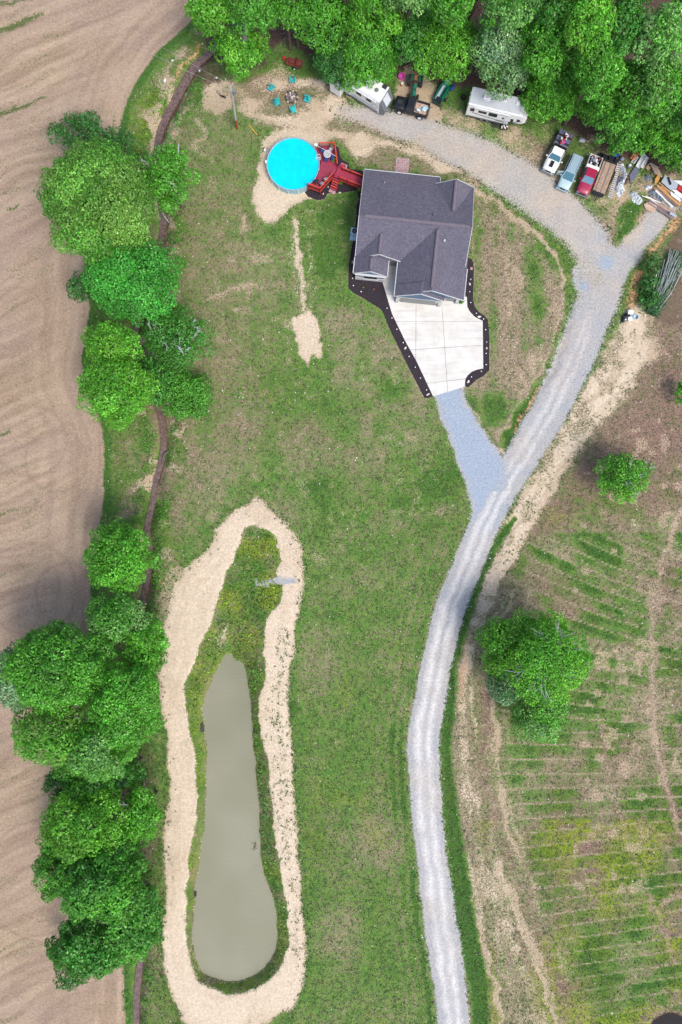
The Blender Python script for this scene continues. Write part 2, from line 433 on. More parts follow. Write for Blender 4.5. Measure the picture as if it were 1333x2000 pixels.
xs = dense(-54, 54, .25); ys = dense(-78, 78, .25)
NX, NY = len(xs), len(ys)
X, Y = np.meshgrid(xs, ys); X = X.ravel(); Y = Y.ravel()
inn = (np.abs(X) < 56) & (np.abs(Y) < 80)
wa = (fbm(X, Y, 2.2, 0)-.5)*1.5 + (fbm(X, Y, .6, 3)-.5)*.8
wb = (fbm(X, Y, 2.2, 5)-.5)*1.5 + (fbm(X, Y, .6, 2)-.5)*.8
WX, WY = X + wa, Y + wb
def sdf(poly, x, y, mg=4.0, closed=True, widths=None):
    poly = np.array(poly, dtype=float); out = np.full(x.shape, 50.0)
    w = 0 if widths is None else max(widths)
    s = (x > poly[:, 0].min()-mg-w) & (x < poly[:, 0].max()+mg+w) & (y > poly[:, 1].min()-mg-w) & (y < poly[:, 1].max()+mg+w)
    px, py = x[s], y[s]; best = np.full(px.shape, 1e9); ins = np.zeros(px.shape, bool)
    n = len(poly)
    for i in range(n if closed else n-1):
        ax, ay = poly[i]; bx, by = poly[(i+1) % n]; dx, dy = bx-ax, by-ay
        t = np.clip(((px-ax)*dx+(py-ay)*dy)/(dx*dx+dy*dy+1e-12), 0, 1)
        d = np.hypot(px-ax-t*dx, py-ay-t*dy)
        if widths is not None: d = d - (widths[i]*(1-t)+widths[min(i+1, n-1)]*t)
        best = np.minimum(best, d)
        if closed:
            c = (ay > py) != (by > py)
            if dy != 0: ins ^= c & (px < (bx-ax)*(py-ay)/dy+ax)
    out[s] = np.where(ins, -best, best) if closed else best
    return out
def area(pp, z=0, sub=3, warp=1, mg=4):
    p = [P(u, v, z) for u, v in pp]
    if sub > 1: p = catmull(p, True, sub)
    return sdf(p, X+wa*warp, Y+wb*warp, mg)
def path(pp, warp=1, z=0, mg=4, sub=3):
    """pp: (u, v, full width px)"""
    p = [P(u, v, z)+(w/2/PXM,) for u, v, w in pp]; p = catmull(p, False, sub)
    return sdf([q[:2] for q in p], X+wa*warp, Y+wb*warp, mg, False, [q[2] for q in p])
def ell(u, v, rx, ry, a=0, warp=1):
    cx, cy = P(u, v); dx = X+wa*warp-cx; dy = Y+wb*warp-cy; a = -R(a); c, s = math.cos(a), math.sin(a)
    e = np.hypot((dx*c+dy*s)/(rx/PXM), (-dx*s+dy*c)/(ry/PXM)); return (e-1)*min(rx, ry)/PXM
def mask(s, soft=.5): return np.clip(.5 - s/(2*soft), 0, 1)
L = {k: np.zeros(X.shape) for k in ('soil', 'gravel', 'dirt', 'clay', 'lush', 'brown', 'yellow', 'dark', 'track', 'streak', 'rows', 'veg', 'weed', 'none', 'blue')}
def up(k, m, v=1.0): L[k] = np.maximum(L[k], m*v)
def to(k, m, v): L[k] = L[k]*(1-m) + v*m

# ------------------------------------------------------------------ layout of the ground (photo pixels, traced)
FIELD = [(383, -60), (384, 5), (378, 35), (352, 62), (318, 92), (290, 125), (266, 162), (248, 205), (236, 243), (228, 268), (222, 310), (212, 380), (195, 460), (172, 545), (174, 600), (170, 650), (160, 715),
         (175, 770), (198, 830), (203, 880), (203, 950), (199, 1010), (190, 1060), (180, 1120), (176, 1190), (170, 1290), (178, 1400), (196, 1520), (212, 1650), (228, 1780), (241, 1890), (244, 1940), (246, 2060), (250, 2400),
         (250, 16000), (-16000, 16000), (-16000, -16000), (380, -16000), (400, -500)]
RING = [(504, 970), (486, 985), (462, 994), (444, 1009), (423, 1039), (399, 1081), (360, 1114), (345, 1138), (330, 1186), (320, 1228), (318, 1285), (309, 1321), (315, 1390), (327, 1458), (331, 1530), (327, 1590), (321, 1635),
        (324, 1725), (321, 1800), (318, 1860), (330, 1920), (345, 1965), (366, 2003), (440, 2018), (516, 2003), (546, 1980), (573, 1962), (597, 1905), (597, 1842), (591, 1770), (588, 1710), (582, 1635), (574, 1545),
        (571, 1455), (567, 1390), (567, 1330), (573, 1270), (576, 1225), (582, 1195), (591, 1150), (594, 1108), (588, 1060), (555, 1018), (528, 997)]
BANK = [(480, 1030), (492, 1024), (507, 1027), (537, 1045), (546, 1084), (543, 1120), (552, 1144), (550, 1168), (537, 1189), (519, 1210), (514, 1255), (520, 1300), (516, 1336), (507, 1360), (510, 1420), (516, 1465), (522, 1485),
        (531, 1560), (540, 1650), (552, 1725), (561, 1785), (562, 1845), (549, 1893), (510, 1926), (462, 1941), (420, 1932), (387, 1914), (372, 1875), (363, 1815), (364, 1755), (370, 1680), (381, 1620), (385, 1560), (384, 1500),
        (379, 1455), (369, 1420), (363, 1375), (364, 1339), (378, 1300), (393, 1255), (414, 1210), (429, 1156), (447, 1120), (459, 1081), (471, 1054)]
WATER = [(406, 1458), (405, 1515), (402, 1584), (396, 1650), (384, 1725), (378, 1785), (378, 1839), (387, 1884), (402, 1903), (420, 1911), (459, 1917), (495, 1905), (528, 1875), (540, 1839), (540, 1800), (531, 1755), (516, 1710),
         (507, 1650), (504, 1584), (499, 1515), (494, 1458), (492, 1390), (489, 1360), (483, 1327), (477, 1300), (462, 1292), (452, 1278), (440, 1284), (430, 1300), (416, 1327), (404, 1360), (398, 1390), (402, 1420)]
CREEK = [(470, 40, 14.4), (430, 85, 12.8), (405, 108, 12), (385, 125, 12.8), (365, 155, 13.6), (345, 192, 13.6), (325, 228, 12.8), (313, 262, 11.2), (307, 300, 10.4), (308, 350, 10.4), (318, 410, 11.2), (318, 455, 11.2), (305, 520, 10.4), (288, 590, 10.4), (266, 642, 9.6),
         (264, 680, 9.6), (285, 750, 9.6), (312, 805, 10.4), (320, 850, 10.4), (319, 885, 9.6), (312, 915, 8.8), (304, 945, 8), (300, 975, 8.8), (293, 1005, 9.6), (288, 1035, 9.6), (292, 1080, 11.2), (286, 1140, 11.2), (272, 1220, 10.4), (258, 1330, 9.6), (248, 1430, 10.4),
         (244, 1520, 11.2), (250, 1650, 9.6), (262, 1780, 9.6), (274, 1860, 9.6), (271, 1910, 10.4), (267, 1950, 10.4), (267, 2010, 9.6), (266, 2200, 9.6)]
ROAD = [(886, 2300, 62), (886, 2000, 62), (875, 1900, 64), (861, 1800, 64), (841, 1650, 58), (829, 1500, 62), (829, 1440, 62), (836, 1395, 60), (854, 1296, 60), (878, 1197, 58), (918, 1098, 62), (944, 1032, 60),
        (975, 965, 64), (1012, 905, 66), (1048, 845, 70), (1083, 785, 72), (1110, 725, 76), (1138, 665, 78), (1158, 610, 82), (1172, 560, 88), (1172, 515, 86), (1140, 460, 80), (1095, 415, 80), (1045, 375, 86),
        (985, 335, 84), (920, 300, 74), (850, 270, 66), (780, 245, 52), (715, 225, 42), (665, 216, 26)]
BRANCH = [(876, 755, 62), (885, 790, 60), (905, 840, 62), (928, 885, 78), (948, 925, 90), (955, 980, 66), (945, 1030, 50)]
SPUR = [(1185, 535, 60), (1222, 500, 52), (1252, 462, 46), (1284, 426, 42), (1310, 392, 40)]
TRACK = [(1240, 612, 50), (1232, 670, 76), (1200, 735, 84), (1158, 795, 72), (1118, 855, 62), (1084, 905, 58), (1050, 960, 54), (1020, 1015, 54), (992, 1065, 54), (968, 1120, 50), (946, 1175, 44), (924, 1240, 36), (910, 1320, 34), (906, 1400, 40),
         (910, 1500, 50), (922, 1600, 58), (944, 1690, 62), (968, 1780, 62), (998, 1880, 70), (1030, 1980, 84), (1070, 2300, 90)]
STRIP = [(1008, 1010, 8), (982, 1048, 16), (960, 1088, 16), (937, 1138, 18), (915, 1190, 18), (898, 1250, 18), (884, 1320, 20), (876, 1400, 22), (872, 1500, 24), (882, 1600, 30), (895, 1700, 34), (908, 1790, 40), (925, 1890, 36), (938, 1960, 34), (945, 2300, 34)]
DRIVE = [(752, 500), (783, 500), (790, 575), (912, 580), (913, 600), (918, 609), (926, 618), (934, 623), (943, 627), (944, 720), (932, 722), (922, 726), (914, 733), (909, 741), (908, 755), (846, 774), (814, 706), (790, 663), (766, 613), (746, 546)]
MULCH_W = [(708, 378), (697, 400), (696, 425), (692, 460), (687, 484), (682, 517), (681, 563), (692, 573), (711, 583), (744, 604), (750, 613), (757, 632), (766, 652), (782, 684), (799, 718), (814, 747), (824, 767), (830, 778), (838, 777), (846.5, 774.6),
           (814.5, 706.6), (790.5, 663.6), (766.5, 613.6), (746.5, 546.6), (735, 530), (700, 530), (704, 450), (716, 380)]
MULCH_E = [(906, 505), (914, 503), (922, 507), (925, 515), (926, 524), (925, 560), (924, 586), (928, 600), (936, 610), (946, 616), (953, 625), (955, 640), (956, 658), (956, 723), (944, 735), (931, 742), (920, 752), (914, 757), (908.6, 754), (909.6, 741), (914.6, 733.4), (922.6, 726.5), (932, 722.6),
           (944.6, 720.6), (943.6, 626.6), (934, 622.4), (926.5, 617.5), (918.5, 608.6), (913.6, 600), (911.5, 584), (906, 560)]
MULCH_D = [(653, 281), (663, 290), (665, 305), (671, 313), (681, 319), (684, 330), (712, 335), (713, 380), (701, 388), (697, 372), (672, 376), (640, 378), (634, 389), (620, 391), (602, 384), (596, 376), (612, 360), (640, 330)]
FOREST = [(362, -16000), (372, 20), (400, 95), (440, 128), (505, 128), (545, 90), (590, 100), (620, 128), (655, 135), (690, 128), (760, 120), (800, 150), (850, 165), (905, 175), (925, 170), (1000, 190), (1060, 228), (1105, 250), (1160, 285), (1200, 308), (1260, 318), (1300, 340), (1500, 400), (16000, 2000), (16000, -16000)]

s_field = area(FIELD, warp=.25, mg=60); s_ring = area(RING, warp=.55); s_bank = area(BANK, warp=.5, mg=6); s_water = area(WATER, z=-1.2, warp=.35, mg=12)
s_creek = path(CREEK, warp=.4, mg=5); s_road = path(ROAD, warp=.3); s_branch = path(BRANCH, warp=.4); s_spur = path(SPUR, warp=.5)
s_track = path(TRACK); s_strip = path(STRIP, warp=.5); s_forest = area(FOREST, mg=300)
U = X*PXM+666.5; V = 1000-Y*PXM       # photo pixel of each ground point

# lawn base
L['lush'][:] = .80 + (fbm(X, Y, 9, 1)-.5)*.55 + (fbm(X, Y, 3, 4)-.5)*.35
L['brown'][:] = .35 + (fbm(X, Y, 12, 6)-.5)*.9
up('yellow', np.clip((fbm(X, Y, 5, 2)-.58)*4, 0, 1)*mask(np.abs(U-730)/PXM-8, 2)*(V > 1250), .5)
to('lush', mask(area([(330, 270), (520, 260), (520, 480), (600, 560), (600, 720), (500, 900), (420, 1000), (330, 1000)]), 3), .50 + (fbm(X, Y, 6, 1)-.5)*.6)
to('brown', mask(area([(330, 270), (480, 260), (470, 420), (480, 700), (400, 900), (330, 1000)]), 3), .5)
to('lush', mask(area([(640, 600), (720, 600), (830, 740), (860, 860), (780, 900), (680, 820)]), 2), .45 + (fbm(X, Y, 3, 3)-.5)*.8)
to('lush', mask(area([(600, 1200), (760, 1150), (870, 1000), (850, 1150), (800, 1300), (790, 1500), (840, 1800), (880, 2100), (600, 2100), (590, 1500)]), 3), .72 + (fbm(X, Y, 7, 2)-.5)*.4)
to('lush', mask(path([(770, 1430, 40), (790, 1600, 40), (820, 1800, 36), (845, 2000, 36)]), 1), .95)
to('lush', mask(area([(560, 600), (640, 700), (620, 900), (540, 900), (500, 700)]), 3)*.7, .8)
for u_, v_, rx, ry, a in ((700, 560, 20, 60, 0), (655, 420, 50, 50, 0), (640, 500, 45, 80, 0), (810, 1000, 90, 40, 20), (850, 950, 50, 60, 0), (620, 1130, 30, 25, 0), (760, 760, 40, 30, 40), (600, 1120, 20, 60, 0), (590, 1060, 40, 20, 30)):
    up('lush', mask(ell(u_, v_, rx, ry, a), 1.5), .9)
for u_, v_, rx, ry, a in ((740, 1120, 60, 8, -25), (800, 1010, 60, 7, -12), (660, 640, 30, 20, 0), (540, 1000, 60, 30, 0), (400, 930, 40, 60, 0), (700, 900, 60, 40, 0), (600, 870, 60, 60, 0), (430, 700, 50, 70, 0), (620, 1300, 40, 70, 0), (740, 1650, 60, 50, 0), (660, 1820, 50, 60, 0)):
    to('lush', mask(ell(u_, v_, rx, ry, a), 1.5)*.8, .35)
# mower / tyre lines near the road
ln = np.sin(s_road*2*math.pi/1.3)
to('lush', mask(s_road-4.5, 1.2)*(V > 950)*(U < 880)*.5*(ln > .2), .35)

# meadow on the right
s_meadow = area([(1240, 640), (1215, 760), (1160, 830), (1120, 890), (1080, 950), (1040, 1010), (1000, 1080), (975, 1150), (955, 1230), (940, 1320), (930, 1450), (935, 1600), (960, 1700), (990, 1800), (1020, 1900), (1050, 2000), (1100, 2400), (16000, 16000), (16000, -300), (1333, 430), (1290, 500)], mg=40)
mm = mask(s_meadow, 1.2)
sl_ = np.interp(V, [900, 1080, 1250, 1400, 1600, 1800, 2000], [.5, .45, .3, .08, -.08, -.14, -.16])
ph = (V - sl_*(U-1150))/26.5
rowv = .5+.5*np.sin(2*math.pi*ph + 1.2*(fbm(X, Y, 5, 3)-.5))
blk = fbm(U/PXM/1.8 + 0*Y, np.floor(ph)*3.3, 1.9, 4, 2)     # row-wise blocks
big = fbm(X, Y, 7, 5)
ml = .36 + np.interp(V, [1000, 1300, 1550], [.0, .02, .18]) + .55*np.clip((blk-.40)*3.0, 0, 1)*(.45+.55*(rowv > .25)) + (big-.5)*1.1+(fbm(X, Y, 2.2, 6)-.5)*.6
ml = np.where(V < 1040, ml*.45, ml)
ml = ml*(1-.6*mask(path([(1275, 1180, 10), (1275, 1300, 12), (1280, 1450, 24), (1300, 1540, 16), (1333, 1640, 16)]), .6))
to('lush', mm, np.clip(ml + .05, 0, 1)); to('brown', mm, np.clip(.75+(fbm(X, Y, 6, 7)-.5)*2, 0, 1))
strawm = np.clip((fbm(X, Y, 4, 7)-.5)*5, 0, 1)*mask(np.abs(V-1250)/PXM-14, 3)
to('brown', mm*strawm*(U > 1020), .1)
thin = mm*mask(np.abs(np.sin(math.pi*ph + .3*(fbm(X, Y, 2, 3)-.5)))*.95-.18, .1)*(V > 1050)
to('brown', thin, .0); to('lush', thin, .12); up('dirt', thin*.46)
for pth in ([(1275, 1170, 9), (1278, 1300, 10), (1282, 1450, 16), (1303, 1540, 12), (1333, 1640, 12)], [(1175, 1420, 5), (1195, 1540, 6), (1240, 1680, 6), (1290, 1800, 8), (1320, 1880, 10)], [(1333, 1735, 10), (1285, 1780, 7)], [(1333, 1000, 20), (1310, 1060, 14), (1285, 1140, 10)], [(960, 1380, 8), (958, 1500, 8), (962, 1640, 7)]): up('dirt', mask(path(pth), .4), .56); to('lush', mask(path(pth), .4), .1)
up('yellow', mm*np.clip((fbm(X, Y, 6, 1)-.45)*4, 0, 1)*(V > 1600)*(ml > .30), .9); up('lush', mm*mask(ell(1170, 1930, 110, 80), 4), .55)
up('yellow', mask(ell(1085, 1010, 26, 12, 10), 1), .6); up('yellow', mask(path([(955, 1850, 10), (962, 1930, 22), (970, 2010, 26)]), .6), .9)
for u_, v_, rx, ry, a in ((1275, 1380, 26, 70, 5), (1240, 1290, 30, 26, 0), (1290, 1170, 40, 50, -30), (1310, 1000, 25, 60, 20), (1170, 1640, 60, 24, -10), (1120, 1715, 60, 18, -8), (1270, 1620, 40, 50, 0), (1230, 1490, 40, 50, 0), (1010, 1640, 30, 60, 0), (1040, 1850, 24, 80, 0), (1140, 1540, 30, 14, 0), (1050, 1550, 20, 20, 0)):
    m_ = mask(ell(u_, v_, rx, ry, a), 1.4)*np.clip((fbm(X, Y, 2, 2)-.3)*3, 0, 1)
    to('lush', m_*.85, .08); up('dirt', m_*.40)
to('lush', mask(area([(1230, 660), (1333, 600), (1400, 900), (1300, 900), (1180, 870), (1150, 850)]), 2)*.9, .12+(fbm(X, Y, 4, 5)-.5)*.5)
to('brown', mask(area([(1230, 700), (1333, 640), (1400, 900), (1300, 1000), (1150, 1000), (1100, 930)]), 2)*.9, 1.0)
up('lush', mm*mask(ell(1010, 1095, 12, 30, -20), .8), .9)

up('dirt', mm*np.clip((fbm(X, Y, 1.8, 3)-.56)*4, 0, .5)*(V < 1750)*(U > 1120))
wz = mask(area([(400, 380), (520, 420), (600, 560), (640, 700), (500, 660), (400, 640)]), 3); up('dirt', wz*np.clip((fbm(X, Y, 2.2, 6)-.5)*3, 0, .46))
up('dirt', (1-mm)*np.clip((fbm(X, Y, 1.5, 5)-.64)*5, 0, .4)*(V < 1150))
# right-hand triangle between house and road
tri = [(925, 400), (960, 400), (1010, 440), (1060, 500), (1100, 560), (1105, 620), (1060, 720), (1010, 800), (985, 860), (960, 860), (930, 800), (912, 756), (955, 720), (952, 620), (925, 590)]
mt = mask(area(tri), .8)
to('lush', mt, .12+(fbm(X, Y, 3, 3)-.5)*1.1+.25*np.sin(U/4.5)*(V < 720)*.6); to('brown', mt, .3)
up('dirt', mt*(.16+.5*np.clip(fbm(X*1.6, Y*.7, 2.5, 6)-.42, 0, 1)*2))
for u_, v_, rx, ry, a in ((935, 470, 10, 60, 0), (1045, 530, 16, 50, -12), (930, 570, 7, 50, 0), (925, 790, 18, 30, -20), (965, 800, 30, 40, 30), (1050, 600, 20, 40, 0), (960, 650, 8, 50, 0)):
    up('lush', mask(ell(u_, v_, rx, ry, a), .8), .9); to('dirt', mask(ell(u_, v_, rx, ry, a), .8)*.7, .1)
to('brown', mask(path([(1100, 600, 10), (1075, 680, 12), (1040, 755, 12), (1000, 830, 12)]), .4), .1)
up('dirt', mask(path([(1020, 430, 14), (1070, 480, 12), (1098, 530, 10), (1100, 600, 8), (1080, 670, 7), (1040, 745, 6), (1000, 812, 6), (975, 860, 6)]), .3), .68)
gd = mask(path([(1118, 590, 8), (1105, 660, 12), (1078, 720, 13), (1040, 775, 14), (1008, 825, 16), (990, 858, 22)]), .3)
to('lush', gd, 1.); to('dirt', gd, 0.); 
up('clay', mask(path([(1110, 660, 5), (1085, 710, 6), (1060, 750, 12), (1030, 800, 10), (1005, 840, 9)]), .3), .6)
up('dirt', mask(path([(925, 372, 18), (960, 385, 16), (1000, 420, 18), (1035, 455, 18)]), .5), .65)
to('brown', mask(path([(960, 388, 16), (1000, 415, 22), (1035, 450, 18)]), .5), 1.); up('dark', mask(path([(955, 384, 10), (1000, 412, 14), (1030, 445, 10)]), .7), .36)
up('weed', mask(path([(1060, 440, 14), (1095, 490, 20), (1115, 540, 16), (1115, 600, 12)]), .6), .9)

# dirt around the pool and along the drive, top left
yard = [(395, 165), (440, 155), (500, 140), (560, 150), (640, 150), (660, 170), (700, 215), (760, 250), (830, 285), (900, 322), (940, 345), (935, 372), (860, 345), (712, 330), (680, 300), (640, 270), (600, 255), (560, 262), (520, 250), (470, 215), (420, 200)]
my = mask(area(yard), .8)
to('lush', my, .30); to('brown', my, .45)
up('dirt', my*(.34+(fbm(X, Y, 3, 2)-.45)*1.7)); to('streak', my, np.clip(fbm(X, Y, 4, 3)*1.6-.35, 0, 1))
up('dirt', mask(path([(470, 215, 20), (520, 235, 26), (580, 245, 30), (640, 262, 26), (700, 272, 26), (770, 285, 22), (850, 320, 18), (920, 350, 14)]), .7), .66)
poolring = area([(573, 252), (530, 258), (508, 290), (500, 330), (492, 380), (500, 410), (520, 440), (545, 425), (575, 400), (600, 392), (640, 380), (640, 270)], sub=3)
up('dirt', mask(poolring, .8), .95); up('streak', mask(poolring, 1), .8)
for a_ in ([(575, 430, 12), (580, 480, 14), (588, 540, 16), (594, 600, 20), (600, 630, 30)], [(560, 440, 5), (570, 500, 8), (585, 580, 10)], [(600, 430, 4), (604, 500, 6), (610, 560, 8), (615, 620, 10)]):
    up('dirt', mask(path(a_), .7)*(.30+.95*fbm(X*3, Y*.45, 1.6, 3)), .88); up('streak', mask(path(a_), .7), .8)
blk_ = mask(area([(576, 625), (620, 622), (628, 690), (606, 700), (600, 718), (584, 690)]), .5); up('dirt', blk_*(.6+.7*fbm(X*3, Y*.5, 1.4, 5)), 1); up('streak', blk_, .7)
up('dirt', mask(path([(478, 425, 10), (486, 445, 10)]), .4), .7); up('dirt', mask(path([(480, 500, 5), (484, 520, 6)]), .4), .6)
up('dirt', mask(path([(400, 590, 18), (440, 575, 18), (480, 560, 22), (520, 555, 14)]), .7), .55); up('dirt', mask(ell(460, 605, 14, 10), .5), .55)
up('dirt', mask(ell(425, 195, 34, 34), .6), .66); up('dirt', mask(path([(390, 240, 22), (400, 270, 18), (372, 285, 16), (420, 320, 10)]), .6), .56)
up('dirt', mask(ell(535, 155, 60, 30, -15), .9), .50); to('brown', mask(ell(535, 160, 60, 34), 1), .9)
up('lush', mask(ell(480, 150, 40, 14, -35), 1.), .9); to('dirt', mask(ell(480, 152, 36, 11, -35), .8), .1)
up('dark', mask(ell(400, 150, 30, 22, 30), .8), .55); up('dark', mask(ell(573, 70, 30, 30), 1.5), .62)
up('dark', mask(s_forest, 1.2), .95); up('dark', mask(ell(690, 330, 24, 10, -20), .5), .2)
# car parking strip
park = [(840, 210), (900, 215), (1010, 240), (1060, 280), (1100, 260), (1200, 300), (1240, 330), (1333, 330), (1340, 420), (1290, 400), (1240, 450), (1200, 480), (1150, 445), (1110, 395), (1060, 350), (1000, 310), (900, 255)]
mp_ = mask(area(park), .8)
to('lush', mp_, .42+(fbm(X, Y, 4, 2)-.5)*1.1); to('brown', mp_, .4); up('dirt', mp_*(.36+(fbm(X, Y, 3, 6)-.45)*.9)); up('weed', mp_, .35)
up('lush', mask(area([(1215, 400), (1262, 380), (1250, 430), (1215, 470), (1195, 475)]), .7), .95); to('dirt', mask(area([(1215, 400), (1262, 380), (1250, 430), (1215, 470), (1200, 470)]), .5), .05)
up('lush', mask(area([(860, 180), (905, 180), (960, 240), (950, 275), (880, 250)]), .8)*.8, .7)
up('dirt', mask(area([(820, 140), (850, 170), (860, 240), (815, 260), (770, 210), (790, 130)]), .6), .8); up('dirt', mask(ell(1165, 272, 40, 12, -25), .8), .62)
up('dirt', mask(path([(1228, 400, 4), (1210, 445, 6), (1205, 460, 5)]), .3), .65)
up('clay', mask(path([(1285, 395, 6), (1262, 415, 10), (1240, 445, 12), (1225, 465, 14), (1215, 475, 8)]), .7), .62)
up('clay', mask(path([(1320, 430, 20), (1300, 455, 20), (1280, 485, 16), (1262, 520, 22), (1245, 550, 24), (1230, 590, 20)]), .8), .75)
up('dark', mask(area([(1300, 470), (1340, 420), (1400, 450), (1400, 640), (1290, 640), (1258, 610), (1255, 560), (1280, 520)]), 1.2), .52)
up('dark', mask(ell(1320, 450, 26, 40, 30), 1.5), .55)

# parallel dirt track
td = mask(s_track, .9)
up('dirt', td*(.72+(fbm(X, Y, 3, 5)-.5)*.6)*np.interp(V, [600, 1200, 1400, 2000], [1.05, 1.0, .68, .6])); up('streak', td*np.clip(fbm(s_track/.5, Y/6, 1, 5, 3)*1.6-.25, 0, 1), .9); to('lush', td, .25); to('brown', td, .25)
bnd = mask(np.abs(s_track-1.5)-3.5, 2)*(V > 1150)*(U > 880); vs_ = fbm(s_track/.75, Y/9, 1, 4, 3)
to('lush', bnd*.8, .30+(vs_-.5)*1.6); up('dirt', bnd*np.clip((vs_-.42)*3, 0, .62)); L['dirt'] -= td*np.clip((.5-vs_)*1.6, 0, .5)*(V > 1100)
up('weed', td, .5); to('dirt', td*np.clip((fbm(X, Y, 2.4, 7)-.52)*5, 0, .7), .3); up('weed', mask(s_track-1.0, .5)*(V < 1100), .5)
up('clay', mask(path([(914, 1250, 10), (906, 1320, 14), (902, 1380, 8)]), .8), .62)
up('clay', mask(path([(1215, 600, 16), (1190, 660, 12), (1200, 700, 10)]), 1), .45)
up('dirt', mask(ell(1245, 690, 55, 34, -30), 1.2), .7); up('weed', mask(ell(1230, 700, 50, 30, -30), 1), .6)
ms_ = mask(s_strip, .3); to('dirt', ms_, 0); to('clay', ms_, 0); to('lush', ms_, 1.0); to('yellow', ms_, 0)
up('dirt', mask(s_road-.25, .3)*(V > 950)*(U > 0), .42)
ws = mask(path([(1160, 712, 8), (1120, 782, 12), (1085, 838, 10), (1062, 880, 10)]), .5); up('lush', ws, .9); to('dirt', ws*.8, .3); up('weed', ws, .9)

# gravel
rough_ = np.interp(V, [0, 420, 700, 950, 1200], [1.5, 1.3, .8, .5, .3])
gm = np.maximum(np.clip(.5-s_road/(2*rough_), 0, 1), np.maximum(mask(s_branch, .5), mask(s_spur, .7)))
gm = np.maximum(gm, mask(area([(1140, 470), (1205, 482), (1240, 500), (1215, 560), (1170, 600), (1120, 560)]), .5))
gm = gm*np.where(V < 720, np.clip(.80+(fbm(X, Y, 5, 6)-.35)*1.1, .5, 1), 1)*np.interp(U, [650, 760], [.72, 1])
up('dirt', mask(s_road-.5, 1.3)*(V < 640), .62)
gm = np.maximum(gm, mask(s_road+.2, .9)*.5)
up('gravel', gm)
up('gravel', mask(s_road-.4, .8)*.42*(V > 950)); up('gravel', mask(area([(500, 1137), (528, 1132), (572, 1130), (575, 1138), (555, 1143), (505, 1143)]), .25), .9)
up('gravel', mask(area([(640, 222), (700, 228), (720, 240), (660, 236)]), .7), .55)
for off in (-1.5, -.95, -.5, .45, .85, 1.35):
    cx_ = [(u + off*PXM*.8*(1 if v > 700 else .6), v, 10 if abs(off) in (.95, .85) else 2) for u, v, w in ROAD if v > 600 and u < 1165]
    up('track', mask(path(cx_, warp=.5), .55)*np.interp(V, [600, 1000, 1200], [.5, .75, .95])*np.clip(.45+1.1*fbm(X, Y, 2.5, 3), 0, 1))
up('track', mask(s_road+.9, .8)*np.interp(V, [1000, 1250, 1500], [0, .15, .35])); to('track', mask(s_branch+.3, .5)*.8*(V < 960), .05)
to('clay', mask(s_road+.3, .5)*(V > 700), 0)
up('clay', mask(s_road+.6, 1)*np.clip((fbm(X, Y, 4, 2)-.42)*2.5, 0, 1)*(V < 760), .5)
up('dirt', mask(path([(893, 878, 10), (905, 900, 12), (920, 935, 14)]), .35), .8); up('dirt', mask(path([(960, 868, 14), (985, 880, 14)]), .4), .7); up('dirt', mask(path([(920, 790, 8), (935, 835, 10), (955, 865, 10)]), .3), .65)
L['blue'][:] = np.clip(np.interp(V, [480, 700], [.44, .86])+(fbm(X, Y, 4, 1)-.5)*.9, 0, .86)
to('blue', mask(np.minimum(s_branch, s_road-.1), .6)*(V > 750)*(V < 1120)*(mask(s_branch, 1)), 1.0); up('blue', mask(ell(1185, 515, 30, 22), .8), .97); up('blue', mask(ell(1140, 560, 12, 18), .5), 1)
up('blue', mask(path([(975, 985, 10), (1040, 885, 10), (1090, 800, 10), (1130, 720, 8)]), .5), .97)
# dirt ring around the pond
rm = mask(s_ring, .55)
west = np.interp(U, [400, 500], [1, .96])
up('dirt', rm*west); up('weed', mask(np.abs(s_ring)-.8, .8), .45)
re = mask(path([(555, 1230, 16), (545, 1400, 26), (550, 1500, 26), (565, 1700, 24), (580, 1850, 20)]), .8); up('weed', re, 1.0); L['dirt'] -= re*.55*fbm(X*3, Y*.4, 1.4, 2)*np.interp(V, [1250, 1350, 1650, 1800], [.5, 1.1, .9, .4])
up('streak', rm, .9); L['streak'] -= rm*(.35*np.clip(fbm(s_ring/.5, Y/7, 1, 5, 3)*2.4-1.0, 0, 1)*np.where(U < 440, 1, .4) + .5*np.clip((fbm(X, Y, 6, 3)-.5)*3, 0, .6))
up('dirt', mask(ell(625, 1090, 30, 22, 30), 1.2), .45); up('dirt', mask(area([(345, 1100), (320, 1120), (300, 1180), (315, 1230), (340, 1180), (360, 1110)]), .8), .52)
up('clay', mask(ell(312, 1140, 12, 22, 30), .8), .55)
# pond bank
bm = mask(s_bank, .35)
for k_ in ('dirt', 'gravel', 'clay', 'weed'): to(k_, bm, 0) if k_ != 'gravel' else None
to('lush', bm, .62+(fbm(X, Y, 3, 2)-.5)*.7); to('brown', bm, .6); up('yellow', bm*np.clip((fbm(X, Y, 2.5, 1)-.35)*4, 0, 1)*np.interp(V, [1150, 1350], [1, .55]), .8)
up('veg', mask(s_bank+.5, .4)*mask(-(s_water-.55), .15)*np.clip(.35+1.5*(fbm(X, Y, 2, 7)-.3), .1, 1)); to('veg', mask(ell(440, 1245, 18, 40, 15), 1)*.7, .1)
up('dirt', mask(ell(435, 1245, 14, 26, 15), .8), .55); up('dirt', bm*mask(s_water-.35, .25), .40); up('brown', bm*mask(s_water-.4, .3), 1); up('dark', mask(s_water-.15, .3), .62)
up('dark', mask(path([(377, 1290, 8), (370, 1340, 8), (376, 1420, 7)]), .5), .4)
